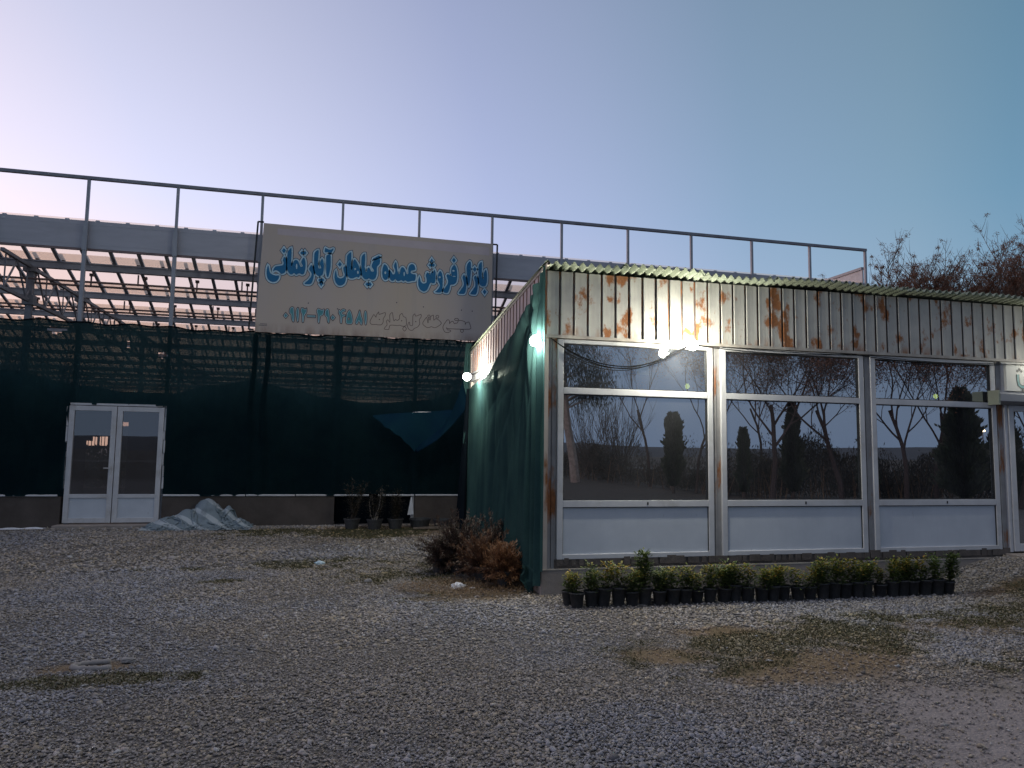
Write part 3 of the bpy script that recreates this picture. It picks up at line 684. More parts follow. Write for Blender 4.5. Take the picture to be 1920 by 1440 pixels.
BLUE=[(1,[(-1.367,5.52),(-1.386,5.438),(-1.388,5.331),(-1.366,5.239),(-1.319,5.183),(-1.25,5.161),(-1.181,5.183),(-1.134,5.249),(-1.13,5.317),(-1.193,5.308),(-1.256,5.321),(-1.308,5.351),(-1.335,5.409),(-1.348,5.482)],[]),
(1,[(-1.253,5.395),(-1.249,5.449),(-1.207,5.506),(-1.126,5.528),(-1.064,5.546),(-1.046,5.605),(-1.068,5.658),(-1.036,5.734),(-1.004,5.683),(-0.995,5.576),(-0.994,5.441),(-1.025,5.374),(-1.094,5.353),(-1.12,5.384),(-1.179,5.42),(-1.223,5.417)],[]),
(0,[(-1.054,5.929),(-1.01,5.872),(-1.049,5.808),(-1.093,5.865)],[]),
(1,[(-0.902,5.941),(-0.939,5.904),(-0.977,5.834),(-0.976,5.685),(-0.969,5.524),(-0.951,5.417),(-0.904,5.36),(-0.86,5.356),(-0.823,5.389),(-0.777,5.356),(-0.74,5.379),(-0.708,5.392),(-0.656,5.369),(-0.613,5.395),(-0.588,5.498),(-0.59,5.634),(-0.609,5.714),(-0.633,5.75),(-0.661,5.71),(-0.684,5.654),(-0.679,5.62),(-0.647,5.559),(-0.689,5.538),(-0.72,5.597),(-0.751,5.662),(-0.796,5.683),(-0.84,5.652),(-0.865,5.572),(-0.888,5.53),(-0.892,5.692),(-0.892,5.854)],[[(-0.759,5.539),(-0.762,5.496),(-0.772,5.478),(-0.783,5.495),(-0.789,5.537),(-0.787,5.58),(-0.776,5.599),(-0.765,5.582)]]),
(0,[(-0.677,5.893),(-0.639,5.85),(-0.673,5.801),(-0.711,5.844)],[]),
(0,[(-0.616,5.898),(-0.579,5.855),(-0.613,5.806),(-0.651,5.849)],[]),
(1,[(-0.469,5.602),(-0.509,5.524),(-0.511,5.49),(-0.459,5.413),(-0.463,5.345),(-0.518,5.259),(-0.592,5.187),(-0.576,5.161),(-0.489,5.164),(-0.445,5.197),(-0.416,5.294),(-0.41,5.403),(-0.432,5.537)],[]),
(1,[(-0.334,5.94),(-0.375,5.916),(-0.414,5.858),(-0.416,5.701),(-0.406,5.539),(-0.383,5.432),(-0.329,5.368),(-0.277,5.358),(-0.226,5.396),(-0.204,5.486),(-0.202,5.609),(-0.218,5.703),(-0.246,5.756),(-0.282,5.685),(-0.293,5.629),(-0.258,5.543),(-0.316,5.535),(-0.328,5.627),(-0.328,5.763),(-0.324,5.886)],[]),
(0,[(-0.28,5.317),(-0.245,5.276),(-0.277,5.23),(-0.312,5.271)],[]),
(0,[(-0.216,5.322),(-0.181,5.281),(-0.213,5.235),(-0.248,5.276)],[]),
(0,[(-0.246,5.227),(-0.211,5.183),(-0.243,5.135),(-0.278,5.179)],[]),
(1,[(-0.074,5.872),(-0.145,5.839),(-0.163,5.803),(-0.161,5.68),(-0.15,5.449),(-0.128,5.355),(-0.096,5.371),(-0.063,5.537),(-0.059,5.688)],[]),
(1,[(-0.183,6),(-0.195,5.965),(-0.2,5.917),(-0.18,5.898),(-0.128,5.909),(-0.075,5.892),(-0.043,5.916),(-0.013,5.98),(-0.02,6),(-0.078,5.968),(-0.137,5.977)],[]),
(1,[(0.058,5.519),(0.038,5.463),(0.029,5.353),(0.059,5.246),(0.119,5.182),(0.185,5.183),(0.249,5.232),(0.278,5.33),(0.278,5.453),(0.271,5.562),(0.242,5.629),(0.211,5.578),(0.226,5.504),(0.249,5.423),(0.218,5.366),(0.153,5.341),(0.093,5.371),(0.074,5.438)],[]),
(0,[(0.134,5.713),(0.178,5.658),(0.138,5.598),(0.094,5.652)],[]),
(1,[(0.37,5.949),(0.318,5.91),(0.283,5.852),(0.283,5.701),(0.291,5.536),(0.308,5.414),(0.363,5.36),(0.429,5.361),(0.474,5.385),(0.52,5.402),(0.547,5.383),(0.585,5.448),(0.585,5.531),(0.552,5.639),(0.496,5.745),(0.448,5.796),(0.416,5.739),(0.413,5.656),(0.409,5.573),(0.386,5.543),(0.376,5.68),(0.38,5.832)],[[(0.489,5.579),(0.484,5.561),(0.469,5.552),(0.454,5.558),(0.447,5.575),(0.453,5.593),(0.467,5.602),(0.482,5.596)],[(0.548,5.507),(0.544,5.482),(0.531,5.47),(0.518,5.48),(0.511,5.504),(0.516,5.53),(0.529,5.542),(0.542,5.532)]]),
(1,[(0.669,5.938),(0.624,5.907),(0.599,5.85),(0.597,5.697),(0.609,5.532),(0.628,5.423),(0.681,5.361),(0.741,5.36),(0.773,5.39),(0.814,5.365),(0.874,5.365),(0.92,5.41),(0.946,5.511),(0.942,5.657),(1,5.734),(1.003,5.862),(0.921,5.819),(0.861,5.787),(0.833,5.715),(0.825,5.659),(0.86,5.606),(0.882,5.553),(0.822,5.548),(0.793,5.601),(0.759,5.64),(0.733,5.597),(0.722,5.541),(0.695,5.539),(0.678,5.648),(0.68,5.814)],[]),
(0,[(0.838,5.81),(0.853,5.844),(0.919,5.886),(0.978,5.921),(1.004,5.915),(1.002,5.892),(0.92,5.85)],[]),
(0,[(0.739,5.296),(0.777,5.252),(0.742,5.203),(0.703,5.247)],[]),
(0,[(0.803,5.301),(0.841,5.256),(0.805,5.207),(0.767,5.251)],[]),
(1,[(1.092,5.719),(1.066,5.637),(1.06,5.52),(1.08,5.42),(1.13,5.373),(1.179,5.398),(1.205,5.487),(1.201,5.603),(1.164,5.688),(1.12,5.728)],[[(1.152,5.542),(1.146,5.519),(1.131,5.508),(1.115,5.516),(1.107,5.538),(1.113,5.561),(1.129,5.572),(1.145,5.564)]]),
(1,[(1.352,5.804),(1.318,5.729),(1.32,5.685),(1.35,5.6),(1.331,5.526),(1.289,5.522),(1.247,5.592),(1.233,5.577),(1.229,5.489),(1.238,5.402),(1.286,5.362),(1.328,5.38),(1.356,5.414),(1.399,5.37),(1.449,5.374),(1.484,5.398),(1.535,5.372),(1.577,5.397),(1.635,5.369),(1.72,5.393),(1.799,5.413),(1.81,5.546),(1.745,5.553),(1.694,5.581),(1.707,5.626),(1.792,5.655),(1.791,5.713),(1.768,5.763),(1.717,5.784),(1.665,5.752),(1.637,5.672),(1.641,5.563),(1.604,5.545),(1.571,5.631),(1.526,5.693),(1.483,5.683),(1.457,5.622),(1.451,5.549),(1.423,5.532),(1.392,5.632),(1.375,5.748)],[[(1.563,5.542),(1.56,5.506),(1.55,5.49),(1.54,5.505),(1.534,5.54),(1.538,5.577),(1.547,5.592),(1.558,5.578)]]),
(1,[(1.892,5.515),(1.87,5.433),(1.869,5.315),(1.912,5.216),(1.999,5.17),(2.071,5.212),(2.112,5.303),(2.132,5.356),(2.161,5.387),(2.19,5.374),(2.241,5.385),(2.26,5.49),(2.257,5.623),(2.233,5.695),(2.205,5.648),(2.192,5.596),(2.169,5.631),(2.141,5.592),(2.12,5.568),(2.09,5.61),(2.058,5.615),(2.034,5.533),(2.058,5.446),(2.049,5.379),(1.98,5.352),(1.929,5.393),(1.908,5.465)],[]),
(0,[(2.162,5.95),(2.198,5.899),(2.164,5.843),(2.128,5.894)],[]),
(0,[(2.128,5.832),(2.164,5.79),(2.13,5.743),(2.094,5.785)],[]),
(0,[(2.201,5.837),(2.237,5.796),(2.203,5.749),(2.167,5.79)],[]),
(1,[(2.358,5.674),(2.312,5.582),(2.304,5.464),(2.35,5.378),(2.359,5.32),(2.303,5.227),(2.253,5.18),(2.282,5.17),(2.377,5.173),(2.416,5.235),(2.425,5.354),(2.425,5.502),(2.403,5.619)],[[(2.377,5.528),(2.37,5.513),(2.352,5.505),(2.333,5.51),(2.325,5.524),(2.332,5.539),(2.351,5.547),(2.369,5.542)]]),
(1,[(2.674,5.832),(2.621,5.753),(2.608,5.648),(2.629,5.579),(2.588,5.585),(2.535,5.613),(2.507,5.559),(2.546,5.451),(2.526,5.361),(2.437,5.222),(2.467,5.179),(2.545,5.177),(2.587,5.276),(2.603,5.363),(2.68,5.379),(2.738,5.435),(2.758,5.555),(2.748,5.703),(2.716,5.805)],[[(2.693,5.699),(2.685,5.684),(2.667,5.677),(2.648,5.681),(2.64,5.695),(2.647,5.711),(2.666,5.718),(2.685,5.713)],[(2.722,5.572),(2.711,5.565),(2.684,5.56),(2.657,5.561),(2.645,5.566),(2.657,5.574),(2.684,5.578),(2.711,5.577)]]),
(0,[(2.67,6.006),(2.716,5.947),(2.673,5.881),(2.627,5.94)],[]),
(1,[(2.912,5.626),(2.877,5.556),(2.908,5.447),(2.903,5.357),(2.802,5.202),(2.818,5.173),(2.921,5.18),(2.957,5.242),(2.976,5.392),(2.963,5.54)],[]),
(1,[(3.043,5.95),(2.989,5.886),(2.968,5.809),(2.977,5.661),(3.002,5.453),(3.029,5.366),(3.054,5.457),(3.069,5.667),(3.071,5.892)],[]),
(1,[(3.188,5.624),(3.145,5.568),(3.176,5.466),(3.171,5.361),(3.069,5.205),(3.092,5.179),(3.189,5.18),(3.225,5.245),(3.238,5.38),(3.235,5.53)],[]),
(0,[(3.159,5.834),(3.208,5.775),(3.161,5.709),(3.112,5.768)],[]),
(1,[(3.318,5.956),(3.266,5.907),(3.245,5.83),(3.248,5.65),(3.261,5.502),(3.29,5.414),(3.358,5.381),(3.425,5.408),(3.454,5.515),(3.451,5.665),(3.426,5.784),(3.397,5.744),(3.368,5.674),(3.377,5.57),(3.355,5.553),(3.327,5.626),(3.331,5.807)],[]),
(0,[(3.4,5.319),(3.446,5.26),(3.402,5.194),(3.356,5.254)],[])]
TEAL=[(0,[(-0.96,4.516),(-0.905,4.452),(-0.955,4.383),(-1.01,4.446)],[]),
(1,[(-0.836,4.65),(-0.884,4.6),(-0.887,4.513),(-0.848,4.473),(-0.838,4.396),(-0.81,4.32),(-0.781,4.33),(-0.775,4.44),(-0.79,4.559),(-0.801,4.632)],[]),
(1,[(-0.715,4.644),(-0.75,4.575),(-0.738,4.429),(-0.715,4.323),(-0.69,4.338),(-0.683,4.485),(-0.69,4.605)],[]),
(1,[(-0.638,4.638),(-0.657,4.567),(-0.626,4.489),(-0.614,4.329),(-0.582,4.324),(-0.568,4.465),(-0.526,4.548),(-0.53,4.642),(-0.567,4.61),(-0.6,4.638)],[]),
(0,[(-0.515,4.49),(-0.339,4.492),(-0.337,4.439),(-0.513,4.438)],[]),
(1,[(-0.293,4.646),(-0.323,4.587),(-0.301,4.508),(-0.288,4.347),(-0.255,4.322),(-0.235,4.471),(-0.179,4.512),(-0.157,4.638),(-0.208,4.621),(-0.254,4.635)],[]),
(1,[(-0.106,4.648),(-0.146,4.585),(-0.139,4.497),(-0.099,4.452),(-0.083,4.359),(-0.049,4.331),(-0.036,4.429),(-0.048,4.55),(-0.067,4.637)],[]),
(0,[(0.025,4.527),(0.082,4.463),(0.03,4.392),(-0.027,4.457)],[]),
(1,[(0.151,4.649),(0.142,4.568),(0.179,4.496),(0.187,4.358),(0.223,4.342),(0.235,4.479),(0.298,4.505),(0.287,4.545),(0.245,4.546),(0.223,4.571),(0.248,4.603),(0.287,4.613),(0.291,4.654),(0.248,4.668),(0.21,4.652),(0.19,4.624)],[]),
(1,[(0.37,4.654),(0.32,4.558),(0.302,4.394),(0.33,4.337),(0.43,4.336),(0.457,4.403),(0.444,4.511),(0.41,4.611)],[[(0.387,4.453),(0.382,4.432),(0.368,4.422),(0.354,4.43),(0.347,4.451),(0.352,4.473),(0.366,4.482),(0.38,4.474)]]),
(1,[(0.587,4.656),(0.557,4.545),(0.509,4.406),(0.531,4.336),(0.561,4.352),(0.588,4.413),(0.623,4.342),(0.654,4.335),(0.669,4.429),(0.633,4.536),(0.607,4.65)],[]),
(1,[(0.709,4.65),(0.692,4.539),(0.722,4.35),(0.749,4.345),(0.761,4.475),(0.746,4.631)],[])]
LINES=[(1,[(0.899,4.576),(0.869,4.517),(0.832,4.442),(0.834,4.386),(0.874,4.356),(0.952,4.363),(1.008,4.355),(1.079,4.364),(1.116,4.426),(1.114,4.499),(1.152,4.566),(1.153,4.64),(1.024,4.591),(1.01,4.647),(0.962,4.571),(0.955,4.522),(0.922,4.569)],[]),
(1,[(1.301,4.648),(1.254,4.589),(1.264,4.426),(1.218,4.481),(1.187,4.446),(1.202,4.366),(1.144,4.287),(1.161,4.262),(1.243,4.266),(1.269,4.362),(1.428,4.362),(1.476,4.373),(1.557,4.353),(1.628,4.382),(1.616,4.544),(1.559,4.574),(1.525,4.645),(1.473,4.593),(1.472,4.52),(1.425,4.476),(1.385,4.498),(1.354,4.464),(1.336,4.512),(1.317,4.633)],[]),
(1,[(1.589,4.35),(1.632,4.3),(1.592,4.246),(1.549,4.296)],[]),
(1,[(1.675,4.441),(1.656,4.35),(1.703,4.279),(1.768,4.275),(1.807,4.318),(1.879,4.354),(1.926,4.431),(1.915,4.521),(1.951,4.58),(1.949,4.646),(1.832,4.598),(1.81,4.651),(1.768,4.594),(1.768,4.389),(1.708,4.386),(1.699,4.451)],[]),
(1,[(2.068,4.579),(1.998,4.468),(2.007,4.411),(2.09,4.355),(2.147,4.358),(2.187,4.38),(2.27,4.359),(2.367,4.414),(2.415,4.475),(2.347,4.545),(2.281,4.566),(2.241,4.531),(2.23,4.646),(2.174,4.61),(2.159,4.526),(2.126,4.574),(2.112,4.474),(2.085,4.572)],[]),
(1,[(2.157,4.617),(2.149,4.597),(2.13,4.587),(2.11,4.594),(2.102,4.614),(2.109,4.634),(2.129,4.643),(2.149,4.636)],[]),
(1,[(2.354,4.617),(2.345,4.593),(2.322,4.582),(2.298,4.59),(2.288,4.613),(2.297,4.637),(2.32,4.648),(2.344,4.64)],[]),
(1,[(2.553,4.557),(2.505,4.496),(2.465,4.428),(2.453,4.361),(2.502,4.273),(2.584,4.269),(2.636,4.305),(2.599,4.328),(2.558,4.326),(2.532,4.382),(2.582,4.355),(3.065,4.37),(3.083,4.446),(3.045,4.535),(2.978,4.506),(2.962,4.472),(2.953,4.538),(2.819,4.561),(2.778,4.495),(2.745,4.493),(2.712,4.475),(2.678,4.531),(2.62,4.503),(2.605,4.469),(2.595,4.543)],[]),
(1,[(2.927,4.324),(2.916,4.297),(2.891,4.285),(2.865,4.295),(2.853,4.32),(2.864,4.346),(2.889,4.358),(2.915,4.349)],[]),
(1,[(2.806,4.58),(2.793,4.562),(2.76,4.552),(2.727,4.558),(2.713,4.575),(2.727,4.593),(2.759,4.602),(2.792,4.597)],[]),
(1,[(1.528,4.477),(1.526,4.471),(1.521,4.469),(1.517,4.471),(1.515,4.476),(1.517,4.482),(1.521,4.485),(1.526,4.483)],[]),
(1,[(1.037,4.478),(1.036,4.473),(1.031,4.47),(1.027,4.472),(1.025,4.478),(1.026,4.484),(1.031,4.486),(1.035,4.484)],[]),
(1,[(1.842,4.475),(1.84,4.47),(1.836,4.467),(1.831,4.469),(1.829,4.475),(1.831,4.481),(1.835,4.483),(1.84,4.481)],[]),
(1,[(2.118,4.475),(2.116,4.469),(2.112,4.466),(2.107,4.468),(2.105,4.474),(2.107,4.48),(2.111,4.482),(2.116,4.48)],[])]

bn, bp, bb = MB(), MB(), MB()
for sm, P, H in BLUE:
    P = smooth_pts(P, sm); H = [smooth_pts(h, 1) for h in H]
    bo = .036; band(P, bo-.005, bo+.008, YS-.003, bn); band(P, -.003, bo-.004, YS-.0045, bp); fill([P]+H, YS-.006, bb)
    for h in H: fill([h], YS-.005, bp)
spart(bn, 'lettering_outline', M_snavy); spart(bp, 'lettering_halo', M_spale); spart(bb, 'lettering', M_sblue)
bn, bp, bb = MB(), MB(), MB()
for sm, P, H in TEAL:
    P = smooth_pts(P, sm); H = [smooth_pts(h, 1) for h in H]
    fill([P]+H, YS-.004, bb); band(P, -.016, -.006, YS-.0055, bp); band(P, -.005, .009, YS-.007, bn)
    for h in H: band(h, -.01, 0, YS-.007, bn)
spart(bb, 'phone_number', M_steal); spart(bn, 'phone_number_outline', M_sbrown); spart(bp, 'phone_number_halo', M_spale)
b = MB()
for sm, P, H in LINES: band(smooth_pts(P, 1), -.006, .006, YS-.003, b)
spart(b, 'outline_lettering', M_sbrown)
b = MB()
for zz in (4.235, 4.205):
    x = -1.47 if zz > 4.22 else -1.50
    while x < -1.33: w_ = r2_.uniform(.01,.035); b.quad((x,YS-.003,zz),(x+w_,YS-.003,zz),(x+w_,YS-.003,zz+.013),(x,YS-.003,zz+.013)); x += w_+.008
for x, z in ((.12,4.66),(1.40,4.88),(2.0,4.82),(2.87,4.80),(3.12,4.79),(-.5,4.75)): b.add([(x+.014*math.cos(a), YS-.003, z+.014*math.sin(a)) for a in [k*1.047 for k in range(6)]], [(0,1,2,3,4,5)])
spart(b, 'small_print', M_snavy)
b = MB()
r4 = random.Random(5); x = -1.5
while x < 3.5: b.box(x, x+.05, YS+.05, YS+.09, 4.03, 4.10); x += r4.choice((.25,.5,.38))
spart(b, 'bracket', M_steel)
# ------------------------------------------------------------------ shop building
YF, XC, XE, YR = 8.2, 2.43, 14.0, 12.6
shop = thing('shop_building', 'low shop with rusty ribbed fascia, mirror windows and corrugated roof', 'building', (XC, YF, 0))
def sp_(mb, name, m, parent=shop, **k):
    o = mb.build(name, m, parent, **k)
    if parent is shop: o.matrix_parent_inverse = Matrix.Translation((-XC, -YF, 0))
    return o
b = MB(); b.box(XC-.02, XE, YF-.03, YR, -.1, .255); sp_(b, 'plinth', M_concrete, bevel=.012)
b = MB(); b.box(XC+.15, 9.05, YF+.0, YF+.12, .255, .372)
for i in range(70):
    x = 2.6+i*.092; h_ = rnd.uniform(.0, .03)*(rnd.random() < .6); b.box(x, x+rnd.uniform(.05,.15), YF-.012-rnd.random()*.006, YF-.001, .30, .372+h_)
sp_(b, 'mortar_sill', M_mortar)
b = MB(); b.box(XC-.01, 9.1, YF-.035, YF+.02, .2555, .268); sp_(b, 'plinth_edge', M_roofrim)
# posts
b = MB(); b.box(XC, XC+.055, YF-.012, YF+.10, .256, 2.955); sp_(b, 'corner_post', M_cornerpost)
b = MB(); b.box(XC+.056, XC+.10, YF+.012, YF+.10, .256, 2.955); b.box(XC+.11, XC+.165, YF+.018, YF+.10, .256, 2.955); sp_(b, 'post', M_post)
for x0, x1 in ((4.612,4.722),(6.802,6.912),(8.932,9.06)):
    b = MB(); b.box(x0, x1, YF+.015, YF+.10, .26, 2.955); b.box(x0+.03, x0+.05, YF+.003, YF+.015, .26, 2.955); sp_(b, 'post', M_post)
# windows
def window(x0, x1, sag=0):
    f = MB(); s = .072; z0, z1 = .372, 2.93; ya, yb = YF-.015, YF+.06
    f.box(x0, x0+s, ya, yb, z0, z1); f.box(x1-s, x1, ya, yb, z0, z1)
    f.box(x0+s, x1-s, ya, yb, z1-.045, z1); f.box(x0+s, x1-s, ya, yb, z0, z0+.055)
    f.box(x0+s, x1-s, ya, yb, 2.285, 2.360); f.box(x0+s, x1-s, ya, yb, .965, 1.043)
    o = sp_(f, 'window', M_upvc, bevel=.005)
    for za, zb in ((1.043, 2.285), (2.360, z1-.045)):
        q = MB(); q.quad((x0+s,YF+.02,za),(x1-s,YF+.02,za),(x1-s,YF+.02,zb),(x0+s,YF+.02,zb)); q.build('window_pane', M_glass, o)
        q = MB(); t = .010
        q.box(x0+s, x0+s+t, YF-.002, YF+.018, za, zb); q.box(x1-s-t, x1-s, YF-.002, YF+.018, za, zb); q.box(x0+s+t, x1-s-t, YF-.002, YF+.018, za, za+t); q.box(x0+s+t, x1-s-t, YF-.002, YF+.018, zb-t, zb)
        q.build('gasket', M_black, o)
    q = MB(); q.box(x0+s, x1-s, YF+.012, YF+.03, z0+.055, .965); q.build('panel', M_upvc_panel, o)
    q = MB(); xm = (x0+x1)/2+.12; q.box(xm, xm+.014, YF-.024, YF-.0155, .99, 1.022); q.build('latch', M_black, o)
    q = MB(); t = .007; za, zb = z0+.055, .965
    q.box(x0+s, x0+s+t, YF-.002, YF+.011, za, zb); q.box(x1-s-t, x1-s, YF-.002, YF+.011, za, zb); q.box(x0+s+t, x1-s-t, YF-.002, YF+.011, zb-t, zb)
    q.build('panel_gasket', M_black, o)
    return o
window(2.600, 4.612); window(4.722, 6.802); window(6.912, 8.932)
# door bay at the right: glazed door, shutter box and lit sign above
f = MB(); s = .085
f.box(9.06, 9.06+.05, YF-.02, YF+.08, .33, 2.36); f.box(9.12, 9.12+s, YF-.035, YF+.05, .34, 2.33); f.box(10.0, 10.0+s, YF-.035, YF+.05, .34, 2.33); f.box(9.12+s, 10.0, YF-.035, YF+.05, 2.25, 2.33)
f.box(9.12+s, 10.0, YF-.035, YF+.05, .34, .44); f.box(10.1, 11.0, YF-.035, YF+.05, .34, .44); f.box(11.0, 11.085, YF-.035, YF+.05, .34, 2.33)
dd = sp_(f, 'door', M_upvc, bevel=.005)
q = MB(); q.quad((9.205,YF,.44),(10.0,YF,.44),(10.0,YF,2.25),(9.205,YF,2.25)); q.quad((10.085,YF,.44),(11.0,YF,.44),(11.0,YF,2.25),(10.085,YF,2.25)); q.build('door_glass', M_glass, dd)
b = MB(); b.box(11.1, XE, YF-.02, YF+.06, .26, 2.95); sp_(b, 'end_panel', M_upvc)
b = MB(); b.box(9.05, 11.1, YF-.01, YF+.06, 2.46, 2.955); sp_(b, 'overdoor_panel', M_upvc)
sx = MB(); sx.add([(8.82,YF-.20,2.37),(11.3,YF-.20,2.37),(11.3,YF-.016,2.33),(8.82,YF-.016,2.33),(8.82,YF-.20,2.475),(11.3,YF-.20,2.475),(11.3,YF-.016,2.52),(8.82,YF-.016,2.52)],
   [(0,3,2,1),(4,5,6,7),(0,1,5,4),(1,2,6,5),(2,3,7,6),(3,0,4,7)])
so_ = sp_(sx, 'shutter_box', M_blind, bevel=.006)
q = MB(); q.box(8.79, 8.818, YF-.19, YF-.02, 2.325, 2.52); q.build('end_cap', M_blindend, so_)
b = MB(); b.box(8.95, 11.2, YF-.35, YF-.03, .14, .32); b.box(8.9, 11.2, YF-.65, YF-.35, .0, .20); sp_(b, 'door_step', M_concrete, bevel=.01)
# fascia: separate folded sheets with recessed seams
P_ = .1755
def fascia(xa, xb):
    b = MB(); sm_ = MB(); x = xa; i = 0
    while x < xb:
        x1 = x+P_-.026; j = rnd.uniform(-.002,.002)
        zt = 3.735; zb = 2.972
        # slightly dished pan with turned edges
        pr = [(x, YF-.022), (x+.006, YF-.034+j), (x+.05, YF-.030+j), (x1-.05, YF-.030+j), (x1-.006, YF-.034+j), (x1, YF-.022)]
        base = len(b.v)
        for px_, py_ in pr: b.v += [(px_, py_, zb), (px_, py_, zt)]
        for k in range(len(pr)-1): b.f.append((base+2*k, base+2*k+2, base+2*k+3, base+2*k+1))
        sm_.box(x1-.001, x1+.027, YF-.008, YF+.0, zb, zt)
        x += P_; i += 1
    return b, sm_
b, sm_ = fascia(XC+.02, XE); ff_ = sp_(b, 'fascia', M_fascia); sm_.build('seam', M_seam, ff_)
q = MB(); q.box(XC+.0, XC+.02, YF-.036, YF+.01, 2.96, 3.74); q.build('corner_flashing', M_seam, ff_)
b = MB(); b.box(XC, XE, YF-.045, YF+.02, 2.938, 2.957); b.box(XC, XE, YF-.040, YF-.030, 2.957, 2.975); sp_(b, 'fascia_trim', M_roofrim)
b = MB(); b.box(XC, XE, YF+.001, YF+.11, 2.958, 3.74); sp_(b, 'fascia_backing', M_dark)
# side fascia tapering towards the back
def roofz(y): return 3.735-(y-YF)*.0955
b = MB(); sm_ = MB(); y = YF+.03
while y < YR:
    y1 = min(y+.155, YR); b.add([(XC-.02,y,2.95),(XC-.02,y1,2.95),(XC-.02,y1,roofz(y1)),(XC-.02,y,roofz(y))], [(3,2,1,0)])
    sm_.add([(XC-.012,y1,2.95),(XC-.012,y1+.02,2.95),(XC-.012,y1+.02,roofz(y1)),(XC-.012,y1,roofz(y1))], [(3,2,1,0)]); sm_.add([(XC-.032,y1-.004,2.95),(XC-.02,y1-.004,2.95),(XC-.02,y1-.004,roofz(y1)),(XC-.032,y1-.004,roofz(y1))], [(0,1,2,3)])
    y += .175
sf = sp_(b, 'side_fascia', M_fascia_side); sm_.build('seam', M_seam, sf)
b = MB(); b.box(XC-.035, XC+.0, YF, YR, 2.925, 2.95); b.box(XC-.03, XC+.03, YF+.1, YR, 2.80, 2.90); b.box(XC-.03, XC+.03, 10.75, 10.85, 2.0, 2.8); sp_(b, 'side_trim', M_upvc)
b = MB(); b.box(XC+.01, XC+.08, YF+.1, YR, .255, 3.2); sp_(b, 'side_wall', M_upvc)
b = MB(); b.add([(XC-.03,YF-.22,roofz(YF-.22)+.0),(XC-.03,YR+.1,roofz(YR+.1)),(XC-.03,YR+.1,roofz(YR+.1)+.035),(XC-.03,YF-.22,roofz(YF-.22)+.035),(XC-.0,YF-.22,roofz(YF-.22)+.0),(XC-.0,YR+.1,roofz(YR+.1)),(XC-.0,YR+.1,roofz(YR+.1)+.035),(XC-.0,YF-.22,roofz(YF-.22)+.035)],
  [(0,1,2,3)[::-1],(4,5,6,7),(0,4,5,1)[::-1],(3,7,6,2)]); sp_(b, 'roof_edge', M_roofrim)
# rear corner post and back wall
b = MB(); b.box(XC-.03, XC+.05, YR-.05, YR+.05, 0, 3.3); sp_(b, 'rear_post', M_cornerpost)
b = MB(); b.box(XC+.05, XE, YR, YR+.05, .2, 3.3); b.box(XE-.05, XE, YF+.07, YR, .26, 3.3); b.box(XC+.09, XE-.05, YF+.13, YR, .256, .262); sp_(b, 'back_wall', M_dark)
b = MB(); b.box(XC+.085, XE-.05, YF+.12, YR, 2.985, 3.0); sp_(b, 'ceiling', M_dark)
# corrugated roof: overlapping sheets, each a little uneven
rr = random.Random(12); x = XC-.05; k = 0
while x < XE:
    wd = .98; lift = rr.uniform(-.008,.022)+(.006 if k % 2 else 0); tl = rr.uniform(-.010,.010); yo = rr.uniform(-.05,.05); kk = k
    b = MB(); lam = .108; n_ = int(wd/lam*8)
    def rf(u, v, x=x, lift=lift, tl=tl, yo=yo):
        xx = x+(wd+.07)*u; y0_ = YF-.22+yo; yy = y0_+(YR+.2-y0_)*v
        z = roofz(yy)+.050+lift+tl*(u-.5)*2+.026*math.sin(2*math.pi*(xx)/lam)
        droop = .018*math.sin(xx*1.7+kk)*(1-v)**8
        return (xx, yy+.012*math.sin(xx*4.1), z+droop)
    b.grid(rf, n_, 10)
    sp_(b, 'roof_sheet', M_roof, smooth=True, solid=.004)
    x += wd; k += 1

# sign over the door (runs out of the picture)
sg = thing('door_sign', 'white shop sign with dark grey and teal letter over the shop door', 'sign', (9.9, YF-.05, 2.56))
def gp(mb, name, m):
    o = mb.build(name, m, sg); o.matrix_parent_inverse = Matrix.Translation((-9.9, -(YF-.05), -2.56)); return o
M_signwhite = mat('sign_white', (.66,.65,.60), (.60,.59,.54), 4, .35, bump=0)
M_signgrey = mat('sign_letter_grey', (.10,.10,.09), None, 4, .5, bump=0); M_signteal = mat('sign_letter_teal', (.16,.36,.36), None, 4, .5, bump=0)
b = MB(); b.box(9.09, 10.9, YF-.05, YF-.012, 2.53, 2.915); gp(b, 'board', M_signwhite)
def ubar(w_, m, name, y):
    path = [(9.44,2.80),(9.442,2.72),(9.455,2.655),(9.50,2.625),(9.56,2.625),(9.60,2.66),(9.61,2.72),(9.61,2.80)]
    path = [(px_-.155, pz_-.035) for px_, pz_ in path]
    b = MB(); n = len(path); ring = []
    for i, (x, z) in enumerate(path):
        a_ = path[max(i-1,0)]; c_ = path[min(i+1,n-1)]; d = Vector((c_[0]-a_[0], c_[1]-a_[1])).normalized(); nx_, nz_ = -d.y, d.x
        b.v += [(x+nx_*w_, y, z+nz_*w_), (x-nx_*w_, y, z-nz_*w_)]
    b.f = [(2*i, 2*i+2, 2*i+3, 2*i+1)[::-1] for i in range(n-1)]
    gp(b, name, m)
ubar(.030, M_signgrey, 'letter_outline', YF-.052); ubar(.017, M_signteal, 'letter', YF-.054)
b = MB()
for x, z in ((9.285,2.81),(9.32,2.835),(9.355,2.81),(9.365,2.548)): b.add([(x,YF-.053,z-.022),(x+.025,YF-.053,z),(x,YF-.053,z+.022),(x-.025,YF-.053,z)], [(0,1,2,3)])
gp(b, 'letter_dots', M_signgrey)

